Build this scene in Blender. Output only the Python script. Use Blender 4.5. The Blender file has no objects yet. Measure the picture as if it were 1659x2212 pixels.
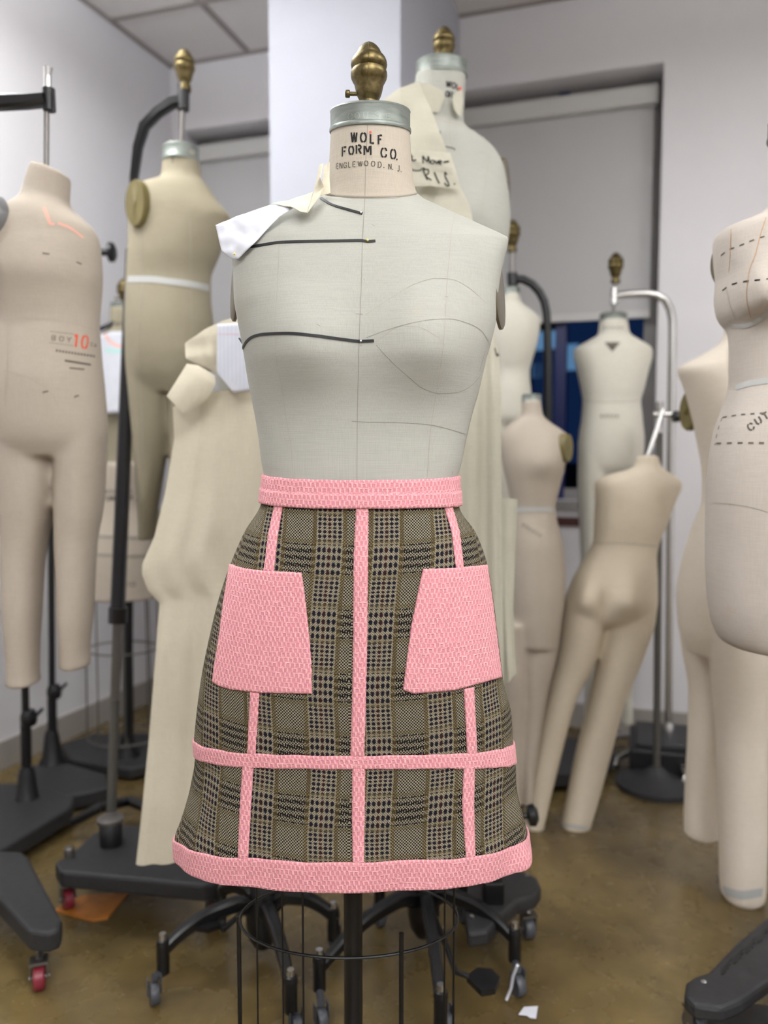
import bpy, math, random
from math import sin, cos, pi, radians, sqrt, tan, atan2
from mathutils import Vector, Matrix, noise
from mathutils.bvhtree import BVHTree
random.seed(7)
V = Vector
SC = bpy.context.scene
COL = SC.collection

# ------------------------------------------------------------------ camera
FPX = 1700.0
PITCH = radians(4.07)
CAMH = 1.10
cam_d = bpy.data.cameras.new('camera')
cam = bpy.data.objects.new('camera', cam_d)
COL.objects.link(cam)
cam.location = (0, 0, CAMH)
cam.rotation_euler = (radians(90) - PITCH, 0, 0)
cam_d.sensor_width = 36.0
cam_d.lens = FPX / 2212 * 36.0
cam_d.clip_start = 0.05
cam_d.dof.use_dof = True
cam_d.dof.focus_distance = 1.06
cam_d.dof.aperture_fstop = 2.5
SC.camera = cam
# ------------------------------------------------------------------ world and exposure
w = bpy.data.worlds.new('world')
SC.world = w
w.use_nodes = True
w.node_tree.nodes['Background'].inputs[0].default_value = (0.010, 0.014, 0.03, 1)
w.node_tree.nodes['Background'].inputs[1].default_value = 1.0
SC.view_settings.view_transform = 'Standard'
SC.view_settings.look = 'None'
SC.view_settings.exposure = 0.34
SC.view_settings.gamma = 1.0
SC.cycles.max_bounces = 8
SC.cycles.diffuse_bounces = 5
SC.cycles.sample_clamp_indirect = 6.0
SC.cycles.use_denoising = True
CEIL = 2.86
# (x, y, size_x, size_y, watts) of the unseen hanging ceiling lamps, all behind or above the frame
LAMPS = [(-1.0, 1.78, 0.6, 0.9, 11), (0.55, -0.1, 0.6, 1.2, 3), (1.9, 0.7, 0.6, 1.2, 7),
         (-0.6, -1.7, 0.6, 1.2, 22), (1.2, -1.7, 0.6, 1.2, 22)]
LAMP_UP = 3.1     # added uplight relative to the downward light, brightens the ceiling and fills
LAMP_DROP = 0.24   # lamps lowered on added rods to make room for the uplight
LAMP_COL = (0.91, 0.965, 1.0)

# ------------------------------------------------------------------ pixel helpers (frame 1659 x 2212)
def ray(px, py):
    x = (px - 829.5) / FPX
    z = -(py - 1106) / FPX
    return V((x, cos(PITCH) + z * sin(PITCH), -sin(PITCH) + z * cos(PITCH)))
CAM = V((0, 0, CAMH))
def P(px, py, Y):
    d = ray(px, py)
    return CAM + d * (Y / d.y)
def PZ(px, py, z):
    d = ray(px, py)
    return CAM + d * ((z - CAMH) / d.z)

# ------------------------------------------------------------------ node helpers
def lin(c):
    if isinstance(c, str):
        c = [int(c[i:i + 2], 16) for i in (0, 2, 4)]
    r = []
    for v in c[:3]:
        v /= 255.0
        r.append(v / 12.92 if v <= 0.04045 else ((v + 0.055) / 1.055) ** 2.4)
    return (r[0], r[1], r[2], 1.0)
class NT:
    def __init__(s, name):
        s.m = bpy.data.materials.new(name)
        s.m.use_nodes = True
        s.t = s.m.node_tree
        s.b = s.t.nodes['Principled BSDF']
    def n(s, t, **k):
        nd = s.t.nodes.new(t)
        for a, b in k.items():
            setattr(nd, a, b)
        return nd
    def link(s, a, b):
        s.t.links.new(a, b)
    def val(s, nd, idx, v):
        if isinstance(v, E): s.link(v.o, nd.inputs[idx])
        elif hasattr(v, 'links') or hasattr(v, 'is_output'): s.link(v, nd.inputs[idx])
        else: nd.inputs[idx].default_value = v
    def math(s, op, a, b=0.0, c=0.0):
        nd = s.n('ShaderNodeMath', operation=op)
        s.val(nd, 0, a); s.val(nd, 1, b)
        if op in ('MULTIPLY_ADD', 'SMOOTH_MIN', 'SMOOTH_MAX', 'WRAP', 'COMPARE'): s.val(nd, 2, c)
        return E(s, nd.outputs[0])
    def mix(s, f, a, b):
        nd = s.n('ShaderNodeMix', data_type='RGBA')
        s.val(nd, 0, f)
        for i, v in ((6, a), (7, b)):
            if isinstance(v, E): s.link(v.o, nd.inputs[i])
            elif isinstance(v, (tuple, list)): nd.inputs[i].default_value = v
            else: s.link(v, nd.inputs[i])
        return nd.outputs[2]
    def noise(s, vec, scale, detail=3, rough=0.55, dist=0.0):
        nd = s.n('ShaderNodeTexNoise')
        if vec is not None: s.link(vec, nd.inputs['Vector'])
        nd.inputs['Scale'].default_value = scale
        nd.inputs['Detail'].default_value = detail
        nd.inputs['Roughness'].default_value = rough
        nd.inputs['Distortion'].default_value = dist
        return E(s, nd.outputs['Fac'])
    def obj(s, scale=None):
        tc = s.n('ShaderNodeTexCoord').outputs['Object']
        if scale:
            mp = s.n('ShaderNodeMapping'); s.link(tc, mp.inputs[0]); mp.inputs['Scale'].default_value = scale
            return mp.outputs[0]
        return tc
    def uv(s):
        return s.n('ShaderNodeTexCoord').outputs['UV']
    def xyz(s, vec):
        nd = s.n('ShaderNodeSeparateXYZ'); s.link(vec, nd.inputs[0])
        return [E(s, o) for o in nd.outputs]
    def ramp(s, f, p0, p1):
        nd = s.n('ShaderNodeMapRange'); s.val(nd, 0, f)
        nd.inputs[1].default_value = p0; nd.inputs[2].default_value = p1
        nd.interpolation_type = 'SMOOTHSTEP'
        return E(s, nd.outputs[0])
    def bump(s, h, strength, dist=0.001):
        nd = s.n('ShaderNodeBump'); s.val(nd, 'Height', h)
        nd.inputs['Strength'].default_value = strength
        nd.inputs['Distance'].default_value = dist
        s.link(nd.outputs[0], s.b.inputs['Normal'])
    def base(s, c):
        if isinstance(c, tuple): s.b.inputs['Base Color'].default_value = c
        else: s.link(c, s.b.inputs['Base Color'])
    def set(s, rough=0.5, metal=0.0, spec=0.5, sheen=0.0):
        s.b.inputs['Roughness'].default_value = rough
        s.b.inputs['Metallic'].default_value = metal
        s.b.inputs['Specular IOR Level'].default_value = spec
        if sheen: s.b.inputs['Sheen Weight'].default_value = sheen
        return s.m
class E:
    def __init__(s, t, o): s.t, s.o = t, o
    def __add__(s, v): return s.t.math('ADD', s, v)
    __radd__ = __add__
    def __sub__(s, v): return s.t.math('SUBTRACT', s, v)
    def __rsub__(s, v): return s.t.math('SUBTRACT', v, s)
    def __mul__(s, v): return s.t.math('MULTIPLY', s, v)
    __rmul__ = __mul__
    def __truediv__(s, v): return s.t.math('DIVIDE', s, v)
    def __lt__(s, v): return s.t.math('LESS_THAN', s, v)
    def __gt__(s, v): return s.t.math('GREATER_THAN', s, v)
    def floor(s): return s.t.math('FLOOR', s)
    def frac(s): return s.t.math('FRACT', s)
    def abs(s): return s.t.math('ABSOLUTE', s)
    def mod(s, v): return s.t.math('FLOORED_MODULO', s, v)
    def sin(s): return s.t.math('SINE', s)
    def max(s, v): return s.t.math('MAXIMUM', s, v)
    def min(s, v): return s.t.math('MINIMUM', s, v)
    def pow(s, v): return s.t.math('POWER', s, v)

# ------------------------------------------------------------------ materials
M = {}
def plain(name, c, rough=0.5, metal=0.0, var=0.0, scale=8, spec=0.5, bump=0.0, bscale=300):
    t = NT(name)
    c = lin(c)
    if var:
        f = t.noise(t.obj(), scale, 4)
        d = tuple(v * (1 - var) for v in c[:3]) + (1,)
        l = tuple(min(1, v * (1 + var)) for v in c[:3]) + (1,)
        t.base(t.mix(t.ramp(f, 0.3, 0.7), d, l))
    else: t.base(c)
    if bump: t.bump(t.noise(t.obj(), bscale, 3), bump)
    M[name] = t.set(rough, metal, spec)
    return M[name]
def linen(name, c, c2, stain=None, weave=0.25, sc=1.0):
    t = NT(name)
    o = t.obj()
    f = t.ramp(t.noise(o, 6, 4), 0.25, 0.75)
    col = t.mix(f * 0.55, lin(c), lin(c2))
    v = t.noise(t.obj((900 * sc, 900 * sc, 25 * sc)), 1, 2)
    h = t.noise(t.obj((30 * sc, 30 * sc, 1100 * sc)), 1, 2)
    thr = v * 0.5 + h * 0.5
    dk = tuple(x * 0.84 for x in lin(c2)[:3]) + (1,)
    lt = tuple(min(1, x * 1.1) for x in lin(c)[:3]) + (1,)
    col = t.mix(t.ramp(thr, 0.56, 0.36) * 0.28, col, dk)
    col = t.mix(t.ramp(thr, 0.50, 0.66) * 0.25, col, lt)
    if stain:
        col = t.mix(t.ramp(t.noise(o, 9, 5, 0.6), 0.60, 0.80) * 0.5, col, lin(stain))
    t.base(col)
    t.bump(thr, weave, 0.0008)
    M[name] = t.set(0.85, 0, 0.25)
    return M[name]
linen('linen_main', 'B0B0A8', 'A5A59D', 'B4AB99', 0.3)
linen('linen_neck', 'BBB2A4', 'ADA394', '9C8A76', 0.3)
linen('linen_warm', 'B6AB9E', 'AAA091', None, 0.2)
linen('linen_beige', 'DACEBA', 'CEC2AD', None, 0.2)
linen('linen_pale', 'D2CFC3', 'C8C4B7', None, 0.2)
linen('linen_tan', '9F9783', '948B76', None, 0.2)
linen('linen_rust', 'C0B8B0', 'B2A9A0', 'B39C88', 0.2)
linen('linen_cream', 'E2D8CA', 'D7CCBC', None, 0.2)
linen('muslin', 'D9D2BE', 'CEC6B1', None, 0.2)
linen('muslin_green', 'C2BFAF', 'B5B2A1', None, 0.2)
plain('paper_white', 'D3D5DE', 0.6, var=0.03, scale=30, bump=0.35, bscale=45)
plain('tape_white', 'B6B7B5', 0.6)
plain('black_iron', '0D0D10', 0.35, 0.0, spec=0.5)
plain('black_ink', '14110F', 0.8)
plain('ink_faded', '5F5850', 0.8)
plain('pencil', '8E897E', 0.9)
plain('seam_shade', 'A8A194', 0.9)
plain('seam_brown', 'B9916A', 0.9)
plain('tape_black', '18181A', 0.55, bump=0.3, bscale=900)
plain('stamp_grey', 'A2A6A1', 0.5, 0.5)
plain('ink_red', 'E0553A', 0.7)
plain('ink_red_pale', 'DDA494', 0.7)
plain('bib_pink', 'F0B8AE', 0.7)
plain('bib_teal', 'B4DDD8', 0.7)
plain('line_blue', 'B7C6E2', 0.7)
plain('line_pink', 'E3B4C4', 0.7)
plain('plate_dark', '61594A', 0.4, var=0.1)
plain('plate_olive', '6E6339', 0.5, var=0.1)
plain('plate_grey', '8E8F92', 0.3, 0.6)
plain('platform_grey', '272729', 0.55, var=0.15, scale=60, bump=0.3, bscale=400)
plain('chrome', 'C9C8C6', 0.22, 1.0)
plain('steel', '7E7A77', 0.4, 0.9)
plain('grey_tube', '5E5C57', 0.45, 0.4)
plain('wheel_red', '7C2130', 0.35)
plain('wheel_grey', '45474D', 0.4)
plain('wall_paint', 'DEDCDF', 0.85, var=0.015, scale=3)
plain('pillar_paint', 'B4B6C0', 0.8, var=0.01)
plain('baseboard_paint', '9F9993', 0.6)
plain('ceiling_grid_paint', '9C9592', 0.7)
plain('blind_cloth', 'B9B8B8', 0.85, bump=0.1, bscale=600)
plain('blind_rail', 'C6C5C2', 0.5)
plain('window_frame_blue', '101C5A', 0.35)
plain('sill_grey', '8C8988', 0.6)
plain('maroon_trim', '4A2624', 0.6)
plain('dark_panel', '121216', 0.5)
plain('lamp_frame', 'D8D8D8', 0.6)
plain('pin_steel', 'D9DADC', 0.2, 1.0)
plain('pin_yellow', 'D8CC62', 0.3)
plain('orange_board', 'A8692A', 0.4, var=0.2, scale=20)
plain('red_dot', 'D9574A', 0.7)
def mk_ceiling():
    t = NT('ceiling_tile')
    f = t.noise(t.obj(), 260, 2)
    t.base(t.mix(t.ramp(f, 0.6, 0.72), lin('E2DFDC'), lin('CFCBC8')))
    M['ceiling_tile'] = t.set(0.9, 0, 0.2)
mk_ceiling()
def mk_floor():
    t = NT('floor_concrete')
    o = t.obj()
    a = t.ramp(t.noise(o, 2.2, 6, 0.6, 0.6), 0.30, 0.72)
    b = t.ramp(t.noise(o, 7, 6, 0.65, 1.0), 0.35, 0.75)
    col = t.mix(a, lin('524328'), lin('78663F'))
    col = t.mix(b * 0.6, col, lin('50452A'))
    c = t.ramp(t.noise(o, 3.6, 4, 0.6, 0.4), 0.62, 0.76)
    col = t.mix(c * 0.5, col, lin('8E7B50'))
    sp = t.ramp(t.noise(o, 70, 2), 0.70, 0.78)
    col = t.mix(sp * 0.5, col, lin('A89B7C'))
    t.base(col)
    t.bump(t.noise(o, 5, 4), 0.15, 0.004)
    m = t.set(0.28, 0, 0.55)
    r = t.ramp(t.noise(o, 9, 5), 0.2, 0.9) * 0.25 + 0.17
    t.link(r.o, t.b.inputs['Roughness'])
    M['floor_concrete'] = m
mk_floor()
def mk_brass():
    t = NT('brass')
    o = t.obj()
    f = t.ramp(t.noise(o, 90, 5, 0.6), 0.3, 0.75)
    t.base(t.mix(f, lin('776A48'), lin('514730')))
    m = t.set(0.38, 1.0)
    r = t.noise(o, 160, 3) * 0.25 + 0.27
    t.link(r.o, t.b.inputs['Roughness'])
    t.bump(t.noise(o, 700, 3), 0.15, 0.0005)
    M['brass'] = m
mk_brass()
def mk_collar():
    t = NT('galvanised')
    f = t.ramp(t.noise(t.obj((40, 40, 200)), 1, 4), 0.3, 0.75)
    t.base(t.mix(f, lin('8B918B'), lin('767C77')))
    M['galvanised'] = t.set(0.45, 0.55)
mk_collar()
def mk_tweed():
    t = NT('tweed')
    uv = t.uv()
    x, y, _ = t.xyz(uv)
    T = 0.00105
    PER = 0.084
    x = x.abs() + (t.noise(uv, 60, 2) - 0.5) * 0.0010
    y = y + (t.noise(uv, 45, 2) - 0.5) * 0.0016
    def wrap(c, off): return ((c - off + PER / 2).mod(PER) - PER / 2)
    wx, wy = wrap(x, 0.0375), wrap(y, 0.0)
    ax, ay = wx.abs(), wy.abs()
    i, j = (x / T).floor(), (y / T).floor()
    light, light2, black, navy = lin('ACA28B'), lin('8F856A'), lin('0B0910'), lin('0D0D24')
    olive, maroon = lin('4B3D20'), lin('30121A')
    top = (i + j).mod(4.0) < 2.0
    # small check: two dark, two light threads both ways
    chk = ((x / (T * 1.95)).floor() + (y / (T * 1.95)).floor()).mod(2.0) < 0.5
    band = ay < 0.0190
    brow = ((wy / 0.0098) + 0.25).frac() < 0.5
    tick = i.mod(3.0) < 1.0
    dy = band * brow + (1.0 - band) * chk
    rowd = brow * (1.0 - tick * top) + (1.0 - brow) * (chk * 0.9)
    sm = band * rowd + (1.0 - band) * chk
    sm = (sm + (t.noise(uv, 900, 2) - 0.5) * 1.8) > 0.27
    small = t.mix(sm, light, black)
    # bold columns: round dark dots, taller where the bold rows cross
    px_, py_ = 0.0067, 0.0061
    cx = (wx * (2 * pi / px_)).sin() if False else t.math('COSINE', wx * (2 * pi / px_))
    cy = t.math('COSINE', wy * (2 * pi / py_)) * (1.0 - band) + t.math('COSINE', (wy - 0.00245) * (2 * pi / 0.0098)) * band
    dot = (cx.min(cy) * 0.35 + (cx + cy) * 0.4 + (t.noise(uv, 900, 2) - 0.5) * 2.6) > -0.14
    fleck = (i + j).mod(3.0) < 1.0
    dk = t.mix(ax < 0.0034, navy, maroon)
    big = t.mix(dot, t.mix(fleck * 0.6, light, light2), dk)
    big = t.mix(fleck * (1.0 - dot) * 0.8, big, black)
    zone = ax < 0.0176
    col = t.mix(zone, small, big)
    ol = (ax - 0.0203).abs() < 0.0027
    olc = t.mix(top, t.mix(dy, light2, olive), olive)
    orow = (ay - 0.0225).abs() < 0.0026
    col = t.mix(orow * (1.0 - sm * 0.7) * 0.6, col, lin('7E7250'))
    col = t.mix(ol * 0.9, col, olc)
    col = t.mix((t.noise(uv, 1100, 2) > 0.60) * 0.5, col, black)
    col = t.mix((t.noise(uv, 1300, 2) < 0.38) * 0.22, col, lin('B7AC8C'))
    fib = t.noise(uv, 1500, 2)
    col = t.mix(t.ramp(fib, 0.60, 0.36) * 0.45, col, lin('17130F'))
    t.base(col)
    hx = ((x / T).frac() - 0.5).abs()
    hy = ((y / T).frac() - 0.5).abs()
    h = (0.5 - hx) * top + (0.5 - hy) * (1.0 - top)
    t.bump(h + fib * 0.4, 0.7, 0.0007)
    M['tweed'] = t.set(0.9, 0, 0.15)
mk_tweed()
def mk_pink(name, lightc, darkc, strength=1.0):
    t = NT(name)
    uv = t.uv()
    x, y, _ = t.xyz(uv)
    x = x + (t.noise(uv, 150, 2) - 0.5) * 0.0030
    y = y + (t.noise(uv, 130, 2) - 0.5) * 0.0028
    b = y / 0.0066
    row = b.floor()
    a = x / 0.0062 + row * 0.5
    def cellrand(p, q, k):
        cb = t.n('ShaderNodeCombineXYZ')
        t.val(cb, 0, p); t.val(cb, 1, q); cb.inputs[2].default_value = k
        wn = t.n('ShaderNodeTexWhiteNoise'); t.link(cb.outputs[0], wn.inputs[0])
        return E(t, wn.outputs[0])
    r1 = cellrand(a.floor(), row, 1.3)
    fa = a.frac() - 0.5
    fb = b.frac() - 0.5
    vert = (1.0 - (fa.abs() * 3.6).min(1.0).pow(1.6)) * (1.0 - (fb.abs() * 1.75).min(1.0).pow(3.0)) * (0.45 + r1 * 0.65)
    c = x / 0.0062 + row * 0.5 + 0.5
    r2 = cellrand(c.floor(), row, 7.7)
    fc = c.frac() - 0.5
    hb = (b + 0.5 + (r2 - 0.5) * 0.25).frac() - 0.5
    horiz = (1.0 - (hb.abs() * 5.5).min(1.0)) * (1.0 - (fc.abs() * 1.7).min(1.0).pow(3.0)) * (0.25 + r2 * 0.55)
    fine = (1.0 - ((x / 0.0013).frac() - 0.5).abs() * 2.0) * 0.5 + (1.0 - ((y / 0.0013).frac() - 0.5).abs() * 2.0) * 0.5
    lump = t.noise(uv, 520, 3)
    h = vert.max(horiz) + lump * 0.45 + fine * 0.22
    col = t.mix(t.ramp(h, 0.22, 0.95), lin(darkc), lin(lightc))
    t.base(col)
    t.bump(h, strength, 0.0011)
    M[name] = t.set(0.9, 0, 0.2, 0.1)
mk_pink('pink_boucle', 'F0B0B5', 'D48892')
M['pink_dark'] = M['pink_boucle']
def emis(name, c, s):
    t = NT(name)
    t.base((0, 0, 0, 1))
    t.b.inputs['Emission Color'].default_value = lin(c)
    t.b.inputs['Emission Strength'].default_value = s
    M[name] = t.m
emis('reflection_glow', '8FC4E8', 0.45)  # emission standing in for cyan reflections in the panes
emis('reflection_glow_blue', '31558F', 0.16)  # dim emission standing in for the bluish reflections in the glass
emis('lamp_diffuser', 'FFFBF6', 6.0)
def mk_glass():
    t = NT('window_glass')
    t.b.inputs['Transmission Weight'].default_value = 1.0
    t.b.inputs['IOR'].default_value = 1.02
    t.base(lin('C8D2E6'))
    M['window_glass'] = t.set(0.02, 0, 0.5)
mk_glass()

# ------------------------------------------------------------------ object helpers
def wl(o):
    r = V((0, 0, 0))
    while o is not None:
        r += o.location; o = o.parent
    return r
def tag(o, label=None, cat=None, group=None, kind=None):
    if label: o['label'] = label
    if cat: o['category'] = cat
    if group: o['group'] = group
    if kind: o['kind'] = kind
    return o
def mk(name, verts, faces, mat, parent=None, uv=None, smooth=True, origin=None, bevel=0.0):
    me = bpy.data.meshes.new(name)
    off = wl(parent) if parent is not None else (origin if origin is not None else V((0, 0, 0)))
    me.from_pydata([tuple(V(v) - off) for v in verts], [], faces)
    if uv is not None:
        l = me.uv_layers.new(name='UVMap')
        for lp in me.loops:
            l.data[lp.index].uv = uv[lp.vertex_index]
    me.polygons.foreach_set('use_smooth', [smooth] * len(me.polygons))
    mats = mat if isinstance(mat, (list, tuple)) else [mat]
    for m_ in mats: me.materials.append(M[m_] if isinstance(m_, str) else m_)
    me.update()
    o = bpy.data.objects.new(name, me)
    COL.objects.link(o)
    if parent is not None: o.parent = parent
    elif origin is not None: o.location = origin
    if bevel:
        b = o.modifiers.new('bevel', 'BEVEL'); b.width = bevel; b.segments = 2; b.limit_method = 'ANGLE'
    return o
def empty(name, loc, label, cat, group=None):
    o = bpy.data.objects.new(name, None)
    o.empty_display_size = 0.05
    COL.objects.link(o); o.location = loc
    return tag(o, label, cat, group)
class G:
    """collects shapes for one mesh"""
    def __init__(s): s.v = []; s.f = []
    def add(s, v, f):
        b = len(s.v); s.v += [V(x) for x in v]; s.f += [[b + i for i in q] for q in f]
        return s
    def box(s, o, ax, ay, az):
        o, ax, ay, az = V(o), V(ax), V(ay), V(az)
        v = [o + ax * i + ay * j + az * k for i in (0, 1) for j in (0, 1) for k in (0, 1)]
        return s.add(v, [(0, 1, 3, 2), (4, 6, 7, 5), (0, 4, 5, 1), (2, 3, 7, 6), (0, 2, 6, 4), (1, 5, 7, 3)])
    def cbox(s, c, sx, sy, sz, yaw=0):
        c = V(c); R = Matrix.Rotation(yaw, 3, 'Z')
        ax, ay, az = R @ V((sx, 0, 0)), R @ V((0, sy, 0)), V((0, 0, sz))
        return s.box(c - (ax + ay + az) / 2, ax, ay, az)
    def tube(s, pts, r, n=12, cap=True):
        pts = [V(p) for p in pts]
        rs = r if isinstance(r, (list, tuple)) else [r] * len(pts)
        up = None; rings = []
        for i, p in enumerate(pts):
            t = (pts[min(i + 1, len(pts) - 1)] - pts[max(i - 1, 0)]).normalized()
            if up is None: up = t.orthogonal().normalized()
            up = (up - t * up.dot(t)).normalized()
            sd = t.cross(up)
            rings.append([p + (up * cos(2 * pi * k / n) + sd * sin(2 * pi * k / n)) * rs[i] for k in range(n)])
        v = [q for rr in rings for q in rr]
        f = [(i * n + k, i * n + (k + 1) % n, (i + 1) * n + (k + 1) % n, (i + 1) * n + k) for i in range(len(pts) - 1) for k in range(n)]
        if cap: f += [list(range(n))[::-1], [(len(pts) - 1) * n + k for k in range(n)]]
        return s.add(v, f)
    def flat(s, pts, w, h, up=V((0, 0, 1))):
        """bar of rectangular section w x h along pts"""
        pts = [V(p) for p in pts]; rings = []
        for i, p in enumerate(pts):
            t = (pts[min(i + 1, len(pts) - 1)] - pts[max(i - 1, 0)]).normalized()
            sd = t.cross(up).normalized(); u = sd.cross(t).normalized()
            ww = w[i] if isinstance(w, (list, tuple)) else w
            hh = h[i] if isinstance(h, (list, tuple)) else h
            rings.append([p + sd * ww / 2 * a + u * hh / 2 * b for a, b in ((1, .6), (.6, 1), (-.6, 1), (-1, .6), (-1, -.6), (-.6, -1), (.6, -1), (1, -.6))])
        n = 8
        v = [q for rr in rings for q in rr]
        f = [(i * n + k, i * n + (k + 1) % n, (i + 1) * n + (k + 1) % n, (i + 1) * n + k) for i in range(len(pts) - 1) for k in range(n)]
        f += [list(range(n))[::-1], [(len(pts) - 1) * n + k for k in range(n)]]
        return s.add(v, f)
    def lathe(s, c, prof, n=40, ax=V((0, 0, 1)), sx=1.0, sy=1.0):
        """prof: (radius, height) pairs along ax from c"""
        ax = V(ax).normalized(); e1 = ax.orthogonal().normalized()
        if abs(ax.z) > 0.99: e1 = V((1, 0, 0))
        e2 = ax.cross(e1); c = V(c)
        v = [c + ax * h + (e1 * cos(2 * pi * k / n) * sx + e2 * sin(2 * pi * k / n) * sy) * r for r, h in prof for k in range(n)]
        m_ = len(prof)
        f = [(i * n + k, i * n + (k + 1) % n, (i + 1) * n + (k + 1) % n, (i + 1) * n + k) for i in range(m_ - 1) for k in range(n)]
        f += [list(range(n))[::-1], [(m_ - 1) * n + k for k in range(n)]]
        return s.add(v, f)
    def prism(s, poly, z0, z1):
        n = len(poly)
        v = [V((p[0], p[1], z0)) for p in poly] + [V((p[0], p[1], z1)) for p in poly]
        f = [list(range(n))[::-1], list(range(n, 2 * n))] + [(i, (i + 1) % n, n + (i + 1) % n, n + i) for i in range(n)]
        return s.add(v, f)
    def mk(s, name, mat, parent=None, smooth=True, origin=None, bevel=0.0):
        o = mk(name, s.v, s.f, mat, parent, None, smooth, origin, bevel)
        if smooth:
            md = o.modifiers.new('edges', 'EDGE_SPLIT'); md.split_angle = radians(40)
        return o
def tubeo(name, pts, r, mat, parent=None, n=12, origin=None):
    return G().tube(pts, r, n).mk(name, mat, parent, origin=origin)

def pchip(xs, ys):
    n = len(xs)
    h = [xs[i + 1] - xs[i] for i in range(n - 1)]
    d = [(ys[i + 1] - ys[i]) / h[i] for i in range(n - 1)]
    m_ = [0.0] * n
    for i in range(1, n - 1):
        if d[i - 1] * d[i] > 0:
            w1 = 2 * h[i] + h[i - 1]; w2 = h[i] + 2 * h[i - 1]
            m_[i] = (w1 + w2) / (w1 / d[i - 1] + w2 / d[i])
    m_[0] = d[0]; m_[-1] = d[-1]
    def f(x):
        if x <= xs[0]: return ys[0]
        if x >= xs[-1]: return ys[-1]
        i = 0
        while x > xs[i + 1]: i += 1
        t = (x - xs[i]) / h[i]
        return ((2 * t ** 3 - 3 * t ** 2 + 1) * ys[i] + (t ** 3 - 2 * t ** 2 + t) * h[i] * m_[i]
                + (-2 * t ** 3 + 3 * t ** 2) * ys[i + 1] + (t ** 3 - t ** 2) * h[i] * m_[i + 1])
    return f
def smooth_curve(pts, n):
    """resample a polyline of tuples with pchip on cumulative length"""
    L = [0.0]
    for a, b in zip(pts, pts[1:]): L.append(L[-1] + max(1e-6, sqrt(sum((p - q) ** 2 for p, q in zip(a, b)))))
    fs = [pchip(L, [p[k] for p in pts]) for k in range(len(pts[0]))]
    return [tuple(f(L[-1] * i / (n - 1)) for f in fs) for i in range(n)]
def lin_curve(pts, n):
    L = [0.0]
    for a, b in zip(pts, pts[1:]): L.append(L[-1] + max(1e-6, sqrt(sum((p - q) ** 2 for p, q in zip(a, b)))))
    out = []
    for i in range(n):
        s_ = L[-1] * i / (n - 1); k = 0
        while k < len(pts) - 2 and s_ > L[k + 1]: k += 1
        t = (s_ - L[k]) / (L[k + 1] - L[k])
        out.append(tuple(a + (b - a) * t for a, b in zip(pts[k], pts[k + 1])))
    return out

def rings_from_px(rows, Z, nrow, nseg, bumps=(), pdef=2.2):
    """rows: (py, xl, xr, depth_half, y_shift, power); horizontal rings whose sides fall on the given outline at depth Z"""
    rows = [tuple(r) + (0.0, pdef)[len(r) - 4:] for r in rows]
    ys = [r[0] for r in rows]
    fs = [pchip(ys, [r[k] for r in rows]) for k in range(1, 6)]
    out = []
    for i in range(nrow):
        py = ys[0] + (ys[-1] - ys[0]) * i / (nrow - 1)
        xl, xr, b, yc, p = [f(py) for f in fs]
        zc = Z + yc
        L, R = P(xl, py, zc), P(xr, py, zc)
        cx, a, z = (L.x + R.x) / 2, (R.x - L.x) / 2, (L.z + R.z) / 2
        ring = []
        for k in range(nseg):
            th = 2 * pi * k / nseg
            c, s_ = cos(th), sin(th)
            x = cx + a * math.copysign(abs(c) ** (2 / p), c)
            y = zc + b * math.copysign(abs(s_) ** (2 / p), s_)
            for (bx, bz, sx, szu, szd, amp) in bumps:
                sz = szu if z > bz else szd
                if y < zc: y -= amp * math.exp(-((x - bx) / sx) ** 2 - ((z - bz) / sz) ** 2) * min(1, (zc - y) / (0.6 * b))
                elif amp < 0: pass
            ring.append(V((x, y, z)))
        out.append(ring)
    return out
def loft(rings, cap=True):
    n = len(rings[0])
    v = [p for r in rings for p in r]
    f = [(i * n + k, (i + 1) * n + k, (i + 1) * n + (k + 1) % n, i * n + (k + 1) % n) for i in range(len(rings) - 1) for k in range(n)]
    if cap:
        for r, rev in ((0, False), (len(rings) - 1, True)):
            c = sum((q for q in rings[r]), V()) / n
            v.append(c); ci = len(v) - 1
            for k in range(n):
                a, b = r * n + k, r * n + (k + 1) % n
                f.append((ci, a, b) if not rev else (ci, b, a))
    return v, f
def union(tubes, voxel=0.008, smooth=6):
    voxel = min(voxel, .0065); smooth = 3
    """tubes: (verts, faces) list -> one continuous skin"""
    g = G()
    for v, f in tubes: g.add(v, f)
    me = bpy.data.meshes.new('tmp'); me.from_pydata([tuple(x) for x in g.v], [], g.f)
    o = bpy.data.objects.new('tmp', me); COL.objects.link(o)
    r = o.modifiers.new('r', 'REMESH'); r.mode = 'VOXEL'; r.voxel_size = voxel
    s_ = o.modifiers.new('s', 'SMOOTH'); s_.factor = 0.5; s_.iterations = smooth
    dg = bpy.context.evaluated_depsgraph_get()
    ev = o.evaluated_get(dg); m2 = ev.to_mesh()
    v = [q.co.copy() for q in m2.vertices]; f = [list(p.vertices) for p in m2.polygons]
    ev.to_mesh_clear()
    bpy.data.objects.remove(o); bpy.data.meshes.remove(me)
    return v, f
def bvh_of(v, f): return BVHTree.FromPolygons(v, f)
def hit(bvh, px, py, toward=None, Zdef=1.1):
    for k in range(14):
        h = bvh.ray_cast(CAM, ray(px, py).normalized())
        if h[0] is not None: return h[0], h[1]
        if toward is None: break
        px += (toward - px) * 0.02
    q = bvh.find_nearest(P(px, py, Zdef))
    return q[0], q[1]
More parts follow.
